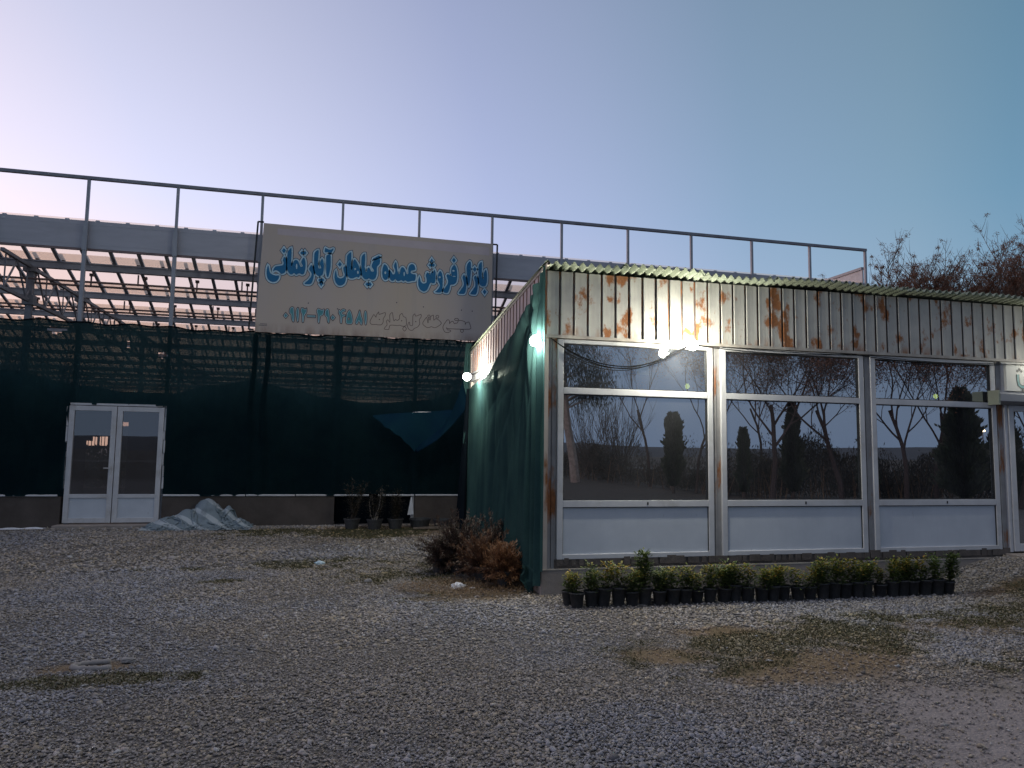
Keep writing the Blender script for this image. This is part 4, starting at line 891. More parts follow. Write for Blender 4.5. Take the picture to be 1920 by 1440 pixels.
# ------------------------------------------------------------------ bulbs
def bulb(name, label, pos, root, watts, hang=None):
    t = thing(name, label, 'light bulb', root, 'bare bulbs fixed to the shop')
    def q_(mb, n_, m): 
        o = mb.build(n_, m, t, smooth=True); o.matrix_parent_inverse = Matrix.Translation([-c for c in root]); return o
    p = Vector(pos); r0 = Vector(root); d = (p-r0).normalized()
    b = MB(); b.tube([r0, r0.lerp(p, .30)], .018, 10); b.tube([r0.lerp(p,.30), p-d*.05], .012, 8); q_(b, 'bracket', M_steel)
    b = MB(); b.tube([p-d*.075, p-d*.03], .020, 12); q_(b, 'socket', M_upvc)
    b = MB(); n = 12; pts = [p+d*(.066*math.cos(math.pi*(1-i/n))) for i in range(n+1)]; rad = [max(.001,.066*math.sin(math.pi*i/n)) for i in range(n+1)]
    b.tube(pts, rad, 16); g_ = q_(b, 'globe', M_bulb)
    g_.visible_shadow = False
    ld = bpy.data.lights.new('bulb_light', 'POINT'); ld.energy = watts; ld.color = (1,.97,.80); ld.shadow_soft_size = .045
    lo_ = bpy.data.objects.new('bulb_light', ld); COL.objects.link(lo_); lo_.location = p; lo_.parent = t; lo_.matrix_parent_inverse = Matrix.Translation([-c for c in root])
    return t
bulb('light_bulb', 'lit bare bulb beside the rusty front corner post, in front of the green net', (2.275,8.03,2.867), (2.425,8.12,2.905), 85)
bulb('light_bulb', 'lit bare bulb at the far rear corner of the shop side wall', (2.14,11.55,2.785), (2.36,12.3,2.90), 110)
bulb('light_bulb', 'lit bare bulb on a bracket above the first window, under the rusty fascia', (4.155,7.84,2.885), (4.33,8.15,2.945), 125)
bulb('light_bulb', 'lit bare bulb over the shop door beside the white sign', (10.15,7.80,2.93), (10.15,8.15,3.00), 30)
# cables
def cat(p, q, sag, n=24):
    p, q = Vector(p), Vector(q); return [p.lerp(q, i/n)+Vector((0,0,-sag*4*(i/n)*(1-i/n))) for i in range(n+1)]
b = MB(); b.tube(cat((2.50,8.16,2.93),(4.25,8.10,2.93), .30), .0065, 6); b.tube(cat((2.50,8.15,2.93),(4.25,8.09,2.925), .325), .0055, 6)
tag(b.build('sagging_cable', M_cable, smooth=True), 'twin black cable sagging in front of the first window up to its bulb', 'cable')
b = MB(); b.tube(cat((4.36,8.13,2.93),(6.6,8.15,2.925), .045)+cat((6.6,8.15,2.925),(9.2,8.14,2.90), .055)+cat((9.2,8.14,2.90),(10.15,8.12,2.96), .02), .0055, 6)
b.tube(cat((4.36,8.14,2.94),(6.9,8.15,2.92), .02)+cat((6.9,8.15,2.92),(9.0,8.14,2.905), .035), .004, 5)
tag(b.build('fascia_cable', M_cable, smooth=True), 'thin black cable running along the window heads under the fascia', 'cable')
# cards standing in for green ghost reflections, and small lamps, hung behind the panes
M_ghost = mat('ghost_green', (.30,.40,.07), (.25,.36,.10), 5, .5, bump=0); M_ghostw = mat('ghost_white', (.6,.65,.6), None, 5, .5, bump=0)
for x, z, w_, h_, lab in ((4.0,2.72,.17,.18,'added card standing in for the yellow green ghost reflection in the upper pane of the first window'),(6.24,2.74,.17,.16,'added card standing in for the green ghost reflection in the upper pane of the second window'),(8.62,2.75,.17,.15,'added card standing in for the green ghost reflection in the upper pane of the third window')):
    t = thing('ghost_card', lab, 'card', (x, YF+.7, z-h_/2))
    for mb_, nm, m_ in ((MB().box(-w_/2,w_/2,0,.006,0,h_), 'card', M_ghost), (MB().box(-.035,.04,-.003,-.001,.03,.055).box(-.05,-.01,-.003,-.001,.09,.10).box(.0,.05,-.003,-.001,.105,.13), 'print', M_ghostw), (MB().box(-.002,.002,.001,.004,h_,3.0-(z-h_/2)), 'string', M_black)):
        mb_.build(nm, m_, t)
for x, y, z, lab in ((5.0,9.6,2.57,'small lit yellow bulb hanging inside behind the first window'),(9.3,9.6,2.56,'small lit yellow bulb hanging inside behind the third window')):
    t = thing('indoor_bulb', lab, 'light bulb', (x,y,z)); b = MB(); n = 8
    b.tube([(0,0,.04*math.cos(math.pi*(1-i/n))) for i in range(n+1)], [max(.001,.033*math.sin(math.pi*i/n)) for i in range(n+1)], 10); b.build('globe', M_bulbyellow, t, smooth=True)
    MB().box(-.003,.003,-.003,.003,.04,2.98-z).build('flex', M_black, t)

# ------------------------------------------------------------------ green net draped down the side
tb = [(8.06,3.70),(8.25,3.58),(8.5,3.42),(9.0,3.18),(9.6,2.97),(10.1,2.84),(10.6,2.76),(11.1,2.72),(11.9,2.72),(12.3,2.70),(12.62,2.66)]
def lerp_tab(t, x):
    for (a_, za), (c_, zc) in zip(t, t[1:]):
        if x <= c_: return za+(zc-za)*max(0,(x-a_)/(c_-a_))
    return t[-1][1]
def cr(t): return 1-2*abs(math.sin(t*.5))**.75
def drape(u, v):
    y = 8.06+(12.62-8.06)*(u**1.25); zt = lerp_tab(tb, y); zb = .10+.18*u
    # v=0 at the top edge
    z = zt+(zb-zt)*v
    x = 2.375-.07*math.sin(math.pi*min(1,u*1.1))*(.3+v*.8)
    near_ = math.exp(-((y-8.06)/.42)**2)
    x += -.06*near_*math.sin((y-8.06)*38)-.03*near_*math.sin((y-8.06)*17+z)
    ang = math.atan2(3.75-z, (y-8.0)+.05); rad = math.hypot(3.75-z, y-8.0)
    x += .034*cr(ang*25+math.sin(rad*2)*.8)*math.exp(-((rad-1.2)/1.7)**2)*(1-v*.5)*(1-math.exp(-(rad/.75)**2))
    x += .045*cr((y)*8.5+.6*math.sin(z*1.1)+.5*math.sin(y*3))*(v**1.1)+.018*cr(y*21+z*.8+math.sin(y*5))*v
    x += -.05*math.exp(-((v)/.05)**2)*math.sin(math.pi*u)      # rolled upper edge
    x += .040*cr(v*20-u*9+.5*math.sin(u*14))*math.exp(-(v/.22)**2)*math.sin(math.pi*min(1,u*1.3))
    return (x, y+.02*math.sin(z*2.4)*v, z)
b = MB(); b.grid(drape, 170, 110)
dr = b.build('green_net', M_drape, smooth=True); tag(dr, 'dark green net draped from the roof corner down the shop side wall', 'green net')
b = MB(); b.grid(lambda u, v: (2.40+.012*math.sin(u*7+v*2)-.02, 8.055+.11*u*(.3+.7*v)-.02+.004*math.sin(v*9), 3.76-(3.5)*v), 8, 60)
b.build('corner_strand', M_drape, dr, smooth=True)
b = MB(); b.grid(lambda u, v: (2.36-.045*v+.045*math.sin(u*12)*(.35+v), 12.56+.5*u*v+.1*u, 2.68-2.6*v), 30, 40); b.build('rear_fold', M_netopaque, dr, smooth=True)
# knotted tail at the rear corner and the swag between the buildings
b = MB()
tl_ = [(2.365,3.49,.05),(2.36,3.2,.06),(2.365,2.97,.078),(2.38,2.75,.085),(2.40,2.60,.06),(2.42,2.47,.05),(2.44,2.40,.022),(2.415,2.32,.035),(2.40,2.1,.045),(2.36,1.9,.05),(2.325,1.73,.03)]
def tailf(u, v):
    k = v*(len(tl_)-1); i = min(int(k), len(tl_)-2); t = k-i; x = tl_[i][0]+(tl_[i+1][0]-tl_[i][0])*t; z = tl_[i][1]+(tl_[i+1][1]-tl_[i][1])*t; w_ = tl_[i][2]+(tl_[i+1][2]-tl_[i][2])*t
    return (x+(u-.5)*2*w_, 12.66+.03*math.sin(u*11+v*3), z)
b.grid(tailf, 12, 60); tag(b.build('net_tail', M_drape, smooth=True), 'knotted strip of pale lit net hanging from the rear roof corner', 'net strip')
U_ = [(2.367,13,2.98),(2.325,13.4,2.60),(2.293,13.9,2.343),(2.191,14.4,2.059),(1.883,14.9,1.776),(1.772,15.3,1.60)]
L_ = [(2.46,12.8,2.52),(2.385,13.2,2.282),(2.265,13.7,2.06),(2.06,14.2,1.80),(1.88,14.7,1.64),(1.79,15.1,1.55)]
def pl(P, t):
    k = t*(len(P)-1); i = min(int(k), len(P)-2); f = k-i
    return Vector([P[i][j]+(P[i+1][j]-P[i][j])*f for j in range(3)])
b = MB(); b.grid(lambda u, v: tuple(pl(U_, u).lerp(pl(L_, u), v)+Vector((0,.04*math.sin(v*5+u*9),0))), 30, 8)
swg = b.build('net_swag', M_scrap, smooth=True, solid=.003); tag(swg, 'blue green net swag slung from the shop rear corner towards the greenhouse', 'net swag')
TB = [(.898,2.311),(1.25,2.36),(1.584,2.385),(2.1,2.43),(2.596,2.48)]; BB = [(.93,2.28),(1.14,2.10),(1.36,1.95),(1.5,1.85),(1.807,1.56),(1.98,1.76),(2.374,2.08),(2.596,2.46)]
def l2(T, x):
    for (a_, za), (c_, zc) in zip(T, T[1:]):
        if x <= c_: return za+(zc-za)*max(0,(x-a_)/(c_-a_))
    return T[-1][1]
def sb_(u, v):
    x = .91+1.68*u; z0_ = l2(TB, x); z1_ = min(z0_-.01, l2(BB, x)+.015*math.sin(x*31)); return (x, 15.6+.03*math.sin(x*6+v*2)-.12*math.sin(v*1.6), z0_+(z1_-z0_)*v)
b = MB(); b.grid(sb_, 44, 12); b.build('hanging_flap', M_scrap, swg, smooth=True)
b = MB(); b.grid(lambda u, v: (1.72+.42*u, 15.56, 2.40+.012*math.sin(math.pi*u)*(1 if v else -.2)+.01*u), 12, 1); b.build('torn_edge', M_litter, swg)
# ------------------------------------------------------------------ potted shrubs in front of the shop
def leafq(b, c, d, up, l, w_):
    d = Vector(d).normalized(); s = d.cross(Vector(up)); s = s.normalized() if s.length > .01 else Vector((1,0,0))
    c = Vector(c); b.v += [tuple(c), tuple(c+d*l*.5+s*w_), tuple(c+d*l), tuple(c+d*l*.5-s*w_)]; n = len(b.v); b.f.append((n-4,n-3,n-2,n-1))
def pot(parent, r=.077, h=.165):
    b = MB(); b.lathe([(r*.68,0),(r*.72,.004),(r*.96,h*.9),(r*1.06,h*.9),(r*1.06,h),(r*.96,h),(r*.93,h*.86),(0,h*.86)], 0, 0, 0, 18); b.v.append((0,0,.002)); 
    po = b.build('pot', M_pot, parent, smooth=False); po.data.materials.append(M_soil)
    for p in po.data.polygons[-18*1:]: p.material_index = 1
    for p in po.data.polygons: p.use_smooth = len(p.vertices) == 4 and p.material_index == 0
    return po
def bush(seed, h, tips, lean=0):
    h *= .92
    r = random.Random(seed); t = bpy.data.objects.new('potted_shrub', None); COL.objects.link(t)
    pot(t); st = MB(); lf = MB(); tp = MB()
    for k in range(r.choice((3,4,5))):
        a = r.random()*6.28; sp = r.uniform(.02,.075); hh = h*r.uniform(.65,1)
        if k == 0: sp = .01; hh = h
        pts = [Vector((math.cos(a)*.02, math.sin(a)*.02, .135))]
        for i in range(1,6): pts.append(Vector((math.cos(a)*(.02+sp*i/4)+r.uniform(-.008,.008), math.sin(a)*(.02+sp*i/4)+r.uniform(-.008,.008), .12+hh*i/5)))
        st.tube(pts, [.0035-.0004*i for i in range(6)], 5)
        for i in range(int(150*hh/.25)):
            u = r.uniform(.12,1); k_ = u*5; j = min(int(k_),4); p = pts[j].lerp(pts[j+1], k_-j); aa = r.random()*6.28
            d = Vector((math.cos(aa), math.sin(aa), r.uniform(-.1,.9))); q = p+d.normalized()*r.uniform(0,.095)*(1.1-u*.4)
            top_ = u > .80-.25*tips and r.random() < .25+tips*.6
            leafq(tp if top_ and tips > .1 else lf, q, d, (0,0,1), r.uniform(.026,.046), r.uniform(.009,.015))
    st.build('stem', M_bark, t); nl = len(lf.f); lf.add(tp.v, tp.f); fo_ = lf.build('foliage', M_leaf, t); fo_.data.materials.append(M_leaftip)
    for p in fo_.data.polygons[nl:]: p.material_index = 1
    return t
protos = [bush(s, h, tp) for s, h, tp in ((1,.27,.75),(2,.33,.15),(3,.28,.9),(4,.24,.8),(5,.30,.3),(6,.38,.1),(7,.30,.1),(8,.26,.6),(9,.28,.45),(10,.24,.25))]
seq = [0,1,2,3,4,5,6,7,8,3,4,1,9,2,8,3,0,7,2,4,8,2,7,9,0,8,3,4,2,6,5]
ords = ['first','second','third','fourth','fifth','sixth','seventh','eighth','ninth','tenth','eleventh','twelfth','thirteenth','fourteenth','fifteenth','sixteenth','seventeenth','eighteenth','nineteenth','twentieth','twenty-first','twenty-second','twenty-third','twenty-fourth','twenty-fifth','twenty-sixth','twenty-seventh','twenty-eighth','twenty-ninth','thirtieth','thirty-first']
desc = ['low yellow-topped','tall dark green','orange-tipped','short yellowish','open green','tallest-stemmed green','bushy dark green','yellow-flecked','mixed green and yellow','small plain green']
used = set(); pr = random.Random(4)
for i, k in enumerate(seq):
    x = 2.60+i*(7.16-2.60)/30+pr.uniform(-.015,.015); y = 7.46-.004*i+pr.uniform(-.02,.02)
    if 4 < i < 8 : y -= .02
    if k in used: o = copy_tree(protos[k])
    else: o = protos[k]; used.add(k)
    s = pr.uniform(.98,1.12); o.scale = (s,s,s*pr.uniform(.85,1.12)); o.rotation_euler = (pr.uniform(-.03,.03), pr.uniform(-.03,.03), pr.random()*6.28)
    o.location = (x, y, float(hgt(x,y))-.010)
    tag(o, f'{desc[k]} potted shrub, {ords[i]} from left in front row', 'potted shrub', 'potted shrubs in the front row below the shop windows')
bk = random.Random(8)
for i, (x, y) in enumerate(((2.54,7.58),(2.83,7.60),(3.42,7.61),(3.66,7.60),(4.42,7.62),(5.05,7.61),(5.62,7.62),(6.2,7.61),(6.80,7.60))):
    o = copy_tree(protos[bk.choice((4,7,8,9,6))]); o.location = (x, y, float(hgt(x,y))-.010); o.rotation_euler = (0,0,bk.random()*6.28); s = bk.uniform(.85,1.0); o.scale = (s,s,s)
    tag(o, f'green potted shrub, {ords[i]} from left in the back row against the plinth', 'potted shrub', 'potted shrubs in the back row against the plinth')

# ------------------------------------------------------------------ dried conifers by the corner
def dried(name, label, cat, loc, r, h, m, seed, n, potr=.13, group=None, squash=1.0, lean=(0,0)):
    rr_ = random.Random(seed); t = thing(name, label, cat, loc, group)
    b = MB(); b.lathe([(potr*.7,0),(potr*.98,.17),(potr*1.05,.17),(potr*1.05,.20),(potr*.95,.20),(potr*.9,.17),(0,.17)], 0, 0, 0, 18); b.build('pot', M_pot, t, smooth=False)
    br = MB(); fo = MB()
    for k in range(n):
        a = rr_.random()*6.28; el = rr_.uniform(-.15,1.5); L_2 = rr_.uniform(.5,1)
        p = Vector((0,0,.17)); d = Vector((math.cos(a)*math.cos(el), math.sin(a)*math.cos(el), math.sin(el))); pts = [p.copy()]
        st_ = (r*math.cos(el)+h*math.sin(el))*L_2/5
        for i in range(5):
            d = (d+Vector((rr_.uniform(-.2,.2), rr_.uniform(-.2,.2), -.05*squash+rr_.uniform(-.1,.1)))+Vector((lean[0],lean[1],0))*.15).normalized(); p = p+d*st_; pts.append(p.copy())
        br.tube(pts, [.006,.005,.004,.003,.002,.001], 4, False)
        for i in range(44):
            k_ = rr_.uniform(.8,5); j = min(int(k_),4); q = pts[j].lerp(pts[j+1], k_-j); dd_ = (d+Vector((rr_.uniform(-1,1), rr_.uniform(-1,1), rr_.uniform(-.5,.9)))*.8).normalized()
            for z_ in range(3): leafq(fo, q+Vector((rr_.uniform(-.02,.02),rr_.uniform(-.02,.02),rr_.uniform(-.02,.02))), dd_+Vector((rr_.uniform(-.5,.5),rr_.uniform(-.5,.5),rr_.uniform(-.5,.5))), (0,0,1), rr_.uniform(.03,.06), .0042)
    br.build('branch', M_barkred, t); fo.build('foliage', m, t)
    return t
gz = lambda x, y: float(hgt(x,y))-.01
grp = 'dried conifers in pots at the shop corner'
dried('dried_conifer', 'orange-brown dried conifer in a black pot, nearest the shop plinth corner', 'dried conifer', (2.12,8.70,gz(2.12,8.70)), .27, .36, M_dryorange, 1, 110, .11, grp, 1.6, (.3,-.2))
dried('dried_conifer', 'wide rusty-brown dried conifer in the middle of the dead group', 'dried conifer', (1.95,9.10,gz(1.95,9.10)), .38, .44, M_dry, 2, 110, .15, grp)
dried('dried_conifer', 'dark reddish dried conifer behind, leftmost and tallest of the dead group', 'dried conifer', (1.74,9.75,gz(1.74,9.75)), .50, .58, M_drydark, 3, 110, .15, grp)
dried('dried_conifer', 'greenish-black half-dead conifer low at the left of the dead group', 'dried conifer', (1.50,9.75,gz(1.5,9.75)), .35, .30, M_drydark, 4, 60, .12, grp)
dried('dried_conifer', 'brown dried conifer right at the foot of the green net', 'dried conifer', (2.22,9.75,gz(2.2,9.75)), .34, .62, M_drydark, 5, 80, .14, grp)
# scrap of net stuffed by the plinth
b = MB(); b.grid(lambda u, v: (2.30+.16*(u-.5)+.03*math.sin(v*9+u*4), 8.28+.10*math.sin(u*5)*v, .02+.26*v+.03*math.sin(u*13)), 14, 12)
tag(b.build('net_scrap', M_drape, smooth=True), 'crumpled scrap of dark green net pushed against the plinth corner', 'net scrap')
# straw litter around them
rs = random.Random(21); b = MB()
for i in range(5200):
    a = rs.random()*6.28; rr_ = rs.random()**.6; x = 1.85+.95*rr_*math.cos(a)-.1; y = 8.72+.55*rr_*math.sin(a)
    if x > 2.38 and y > 8.15: continue
    d = Vector((rs.uniform(-1,1), rs.uniform(-1,1), rs.uniform(-.1,.5))); leafq(b, (x,y,gz(x,y)+.015+rs.random()*.03), d, (0,0,1), rs.uniform(.03,.09), .0025)
for i in range(2600):
    cx_, cy2, sx_, sy_ = rs.choice(((3.7,5.05,.35,.14),(2.6,5.62,.22,.10),(3.5,6.2,.3,.12),(4.6,5.6,.8,.3),(1.0,9.6,.6,.8))); x = cx_+rs.gauss(0,sx_); y = cy2+rs.gauss(0,sy_); d = Vector((rs.uniform(-1,1), rs.uniform(-1,1), rs.uniform(0,.35))); leafq(b, (x,y,gz(x,y)+.012), d, (0,0,1), rs.uniform(.015,.06), .0016)
for i in range(900):
    x = rs.uniform(7.3,8.6); y = 7.15+rs.gauss(0,.12); d = Vector((rs.uniform(-1,1), rs.uniform(-1,1), rs.uniform(0,.3))); leafq(b, (x,y,gz(x,y)+.012), d, (0,0,1), rs.uniform(.02,.06), .002)
tag(b.build('straw', M_drygrass), 'dry brown straw around the dead conifers and scattered on the bare soil', 'straw', kind='stuff')

# ------------------------------------------------------------------ small shrubs in pots at the greenhouse wall
def wallplant(seed, loc, h, label, bare=.3):
    r = random.Random(seed); t = thing('potted_bush', label, 'potted bush', loc, 'bushes in tubs at the greenhouse wall')
    b = MB(); b.lathe([(.12,0),(.16,.19),(.17,.19),(.17,.21),(.155,.21),(.15,.18),(0,.18)], 0, 0, 0, 18); b.build('pot', M_pot, t)
    st = MB(); fo = MB()
    for k in range(7):
        a = r.random()*6.28; p = Vector((r.uniform(-.04,.04), r.uniform(-.04,.04), .17)); d = Vector((math.cos(a)*.35, math.sin(a)*.2, 1)).normalized(); pts = [p.copy()]
        hh = h*r.uniform(.6,1)
        for i in range(7): d = (d+Vector((r.uniform(-.2,.2), r.uniform(-.2,.2), .05))).normalized(); p = p+d*hh/7; pts.append(p.copy())
        st.tube(pts, [.009-.001*i for i in range(8)], 5)
        for i in range(210):
            k_ = r.uniform(.8,7); j = min(int(k_),6); q = pts[j].lerp(pts[j+1], k_-j); dd_ = Vector((r.uniform(-1,1), r.uniform(-1,1), r.uniform(-.4,.9)))
            leafq(fo, q+dd_*.13*r.random(), dd_, (0,0,1), r.uniform(.03,.055), .010)
    st.build('stem', M_palebark if seed == 32 else M_bark, t); fo.build('foliage', M_scrub, t)
for i, (x, y, h, lab) in enumerate(((.55,15.5,.92,'leafy bush in a black tub, left of the three at the greenhouse wall'),(1.0,15.35,.70,'thin pale-stemmed bush in a black tub, middle of the three at the greenhouse wall'),(1.42,15.4,.66,'forked small bush in a black tub, right of the three at the greenhouse wall'))):
    wallplant(31+i, (x,y,gz(x,y)), h, lab)
for i, (x, y, r_) in enumerate(((1.95,15.6,.22),(2.4,15.4,.20))):
    t = thing('low_tub', ('empty dark tub behind the dead conifers, left of two','empty dark tub behind the dead conifers, right of two')[i], 'tub', (x,y,gz(x,y)), 'dark tubs along the low wall')
    b = MB(); b.lathe([(r_*.8,0),(r_,.16),(r_*1.06,.16),(r_*1.06,.19),(r_*.96,.19),(r_*.9,.1),(0,.1)], 0, 0, 0, 18); b.build('shell', M_pot, t); MB().lathe([(0,.12),(r_*.93,.12)], 0, 0, 0, 16).build('soil', M_soil, t)
b = MB(); b.box(1.75, 2.75, 15.0, 15.09, .02, .05); b.bar((1.9,15.2,.03),(2.6,15.3,.05), .03, .02)
tag(b.build('timber_lath', M_wood), 'weathered timber laths lying on the ground before the dark tubs', 'timber')

# ------------------------------------------------------------------ tarpaulin heap by the door
def drop_cloth(nu, nv, sx, sy, cx, cy_, bumps, wall, seed, squeeze=(.72,.60), iters=260):
    """a small position-based cloth: a sheet pushed together and dropped over lumps until it folds"""
    g_ = np.random.default_rng(seed); u, v = np.meshgrid(np.linspace(-.5,.5,nu), np.linspace(-.5,.5,nv), indexing='ij')
    dx, dy = sx/(nu-1), sy/(nv-1)
    P = np.stack([u*sx*squeeze[0]+cx, v*sy*squeeze[1]+cy_, np.zeros_like(u)], 2)
    def ground_(X, Y):
        z = np.zeros_like(X)
        for bx, by, r1, r2, h in bumps: z = np.maximum(z, h*np.exp(-((X-bx)/r1)**2-((Y-by)/r2)**2))
        return z
    P[...,2] = ground_(P[...,0], P[...,1])+.10+.16*fbm(u*7+3, v*7+1, seed, 3)+.10*np.sin(u*23+v*11)*np.sin(v*17)
    P[...,:2] += g_.normal(0,.012,P[...,:2].shape); O = P.copy()
    cons = []
    for (a, b, l, w_) in ((1,0,dx,.5),(0,1,dy,.5),(1,1,math.hypot(dx,dy),.3),(1,-1,math.hypot(dx,dy),.3),(2,0,2*dx,.06),(0,2,2*dy,.06),(4,0,4*dx,.02),(0,4,4*dy,.02)): cons.append((a,b,l,w_))
    for it in range(iters):
        V = (P-O)*.93; O = P.copy(); P = P+V; P[...,2] -= .0016
        for rep in range(4):
            D = np.zeros_like(P)
            for a, b, l, w_ in cons:
                A = (slice(0,nu-a), slice(max(0,-b), nv-max(0,b))); B = (slice(a,nu), slice(max(0,b), nv+min(0,b)))
                d = P[B]-P[A]; L_3 = np.linalg.norm(d, axis=2, keepdims=True)+1e-9; c = d*(w_*.5*(L_3-l)/L_3)
                D[A] += c; D[B] -= c
            P = P+D*.8
            gz_ = ground_(P[...,0], P[...,1])+.008; hit = P[...,2] < gz_; P[...,2] = np.where(hit, gz_, P[...,2])
            P[...,0] = np.where(hit, P[...,0]*.4+O[...,0]*.6, P[...,0]); P[...,1] = np.where(hit, P[...,1]*.4+O[...,1]*.6, P[...,1]); P[...,1] = np.minimum(P[...,1], wall)
    return P
nu_, nv_ = 130, 90
P_t = drop_cloth(nu_, nv_, 3.1, 2.2, -2.42, 15.92, [(-2.30,16.15,.36,.30,.56),(-2.66,16.02,.30,.26,.36),(-3.0,15.92,.24,.22,.22),(-1.90,16.12,.16,.22,.42),(-1.66,15.98,.18,.18,.16)], 16.35, 3, (.60,.42))
b = MB(); b.v = [tuple(map(float, q)) for q in P_t.reshape(-1,3)]; b.f = [(i*nv_+j, (i+1)*nv_+j, (i+1)*nv_+j+1, i*nv_+j+1) for i in range(nu_-1) for j in range(nv_-1)]
tag(b.build('tarpaulin', M_tarp, smooth=True), 'crumpled blue-grey striped tarpaulin heaped against the low wall beside the door', 'tarpaulin')
b = MB(); b.grid(lambda u, v: (-6.5+1.3*u, 15.95+.18*v+.03*math.sin(u*9), gz(-6,16)+.015+.03*abs(math.sin(u*11+v*3))*math.sin(math.pi*v)), 40, 6)
tag(b.build('plastic_strip', M_litter, smooth=True), 'flattened pale plastic strip along the foot of the wall at the left', 'plastic strip')

# ------------------------------------------------------------------ litter and stones
def crumple(name, label, cat, cx, cy_, rx_, ry_, h, m, seed):
    r = random.Random(seed); bmx = bmesh.new(); bmesh.ops.create_icosphere(bmx, subdivisions=3, radius=1)
    for v in bmx.verts:
        k = 1+.35*(float(vnoise(v.co.x*2.2+seed, v.co.y*2.2+v.co.z*3, seed))-.5)+.12*r.uniform(-1,1)
        v.co = Vector((v.co.x*rx_*k, v.co.y*ry_*k, max(-.15, v.co.z)*h*k))
    me = bpy.data.meshes.new(name); bmx.to_mesh(me); bmx.free(); me.materials.append(m)
    o = bpy.data.objects.new(name, me); COL.objects.link(o); o.location = (cx,cy_,gz(cx,cy_)+.012); return tag(o, label, cat)
crumple('plastic_bag', 'small crumpled white plastic bag on the straw left of the dead conifers', 'plastic bag', 1.56, 8.75, .09, .06, .055, M_litter, 3)
crumple('plastic_shred', 'torn white plastic shred just right of the small bag', 'plastic shred', 1.72, 8.66, .035, .02, .015, M_litter, 4)
crumple('litter_scrap', 'crushed pale blue wrapper lying alone on the gravel', 'wrapper', -.04, 10.75, .07, .04, .04, mat('pale_blue_wrapper', (.35,.5,.6), (.5,.6,.65), 9, .4), 6)
crumple('flat_stone', 'pale flat stone lying on the gravel above the mossy strip', 'stone', -1.37, 6.12, .055, .035, .03, M_stone, 7)
crumple('field_stone', 'small pale stone in the mossy patch left of the dead conifers', 'stone', .55, 9.3, .05, .03, .03, M_stone, 9)
b = MB(); n = 26; pts = []
for i in range(n+1):
    a = math.radians(80+215*i/n); pts.append((-1.52+.19*math.cos(a), 6.03+.085*math.sin(a), gz(-1.5,6.03)+.012))
b.tube(pts, [.022+.004*math.sin(i*2.1) for i in range(n+1)], 6)
tag(b.build('concrete_ring', M_stone, smooth=True), 'broken pale concrete ring half buried beside the mossy strip', 'concrete ring')

# ------------------------------------------------------------------ trees
def grow(seed, h, r0, forks, levels, spread, up=.12, wig=.16, seg=5, twigs=3, ratio=.72, start=.35, seeds=0, lean=(0,0), seedsz=.05):
    """bare branching tree: returns trunk mesh builder and seed cluster builder"""
    r = random.Random(seed); b = MB(); s = MB()
    def br(p, d, l, rad, lv):
        pts = [p.copy()]; rads = [rad]; n = seg if lv < levels else 3; end = rad*(.55 if lv < levels else .25)
        for i in range(n):
            d = (d+Vector((r.uniform(-wig,wig), r.uniform(-wig,wig), r.uniform(-wig,wig)*.6+up*(.6 if lv else .2)))).normalized(); p = p+d*l/n
            pts.append(p.copy()); rads.append(rad+(end-rad)*(i+1)/n)
        b.tube(pts, rads, 7 if lv == 0 else (5 if lv == 1 else (4 if lv == 2 else 3)), False)
        if seeds and lv >= levels-1 and r.random() < seeds:
            q = pts[-1]
            for k in range(r.randint(14,34)):
                o_ = Vector((r.gauss(0,1), r.gauss(0,1), r.gauss(0,.8)))*seedsz*2.2; leafq(s, q+o_, (r.uniform(-1,1),r.uniform(-1,1),r.uniform(-1,1)), (0,0,1), seedsz*r.uniform(.6,1.3), seedsz*.28)
        if lv >= levels: return
        nb = forks if lv else forks+1
        for k in range(nb):
            u = start+(1-start)*(k+r.random()*.6)/nb if lv else .55+.45*k/nb; u = min(u, 1); k_ = u*n; j = min(int(k_), n-1); q = pts[j].lerp(pts[j+1], k_-j)
            a = k*2.4+r.random()*1.2; side = d.orthogonal().normalized(); side = Matrix.Rotation(a, 3, d) @ side
            nd = (d*math.cos(spread)+side*math.sin(spread)*r.uniform(.7,1.25)).normalized()
            br(q, nd, l*ratio*r.uniform(.75,1.1), rads[j]*r.uniform(.5,.68), lv+1)
        if lv: br(pts[-1], d, l*ratio*.8, end, lv+1)
    br(Vector((0,0,0)), Vector((lean[0],lean[1],1)).normalized(), h*.34, r0, 0)
    return b, s
def tree(name, label, cat, loc, group, b, s, m=None, ms=None, sc=1, rz=0):
    t = thing(name, label, cat, loc, group); t.rotation_euler = (0,0,rz); t.scale = (sc,sc,sc)
    b.build('trunk', m or M_barkred, t); 
    if s and s.v: s.build('seed_clusters' if ms is None else 'crown', ms or M_seed, t)
    return t
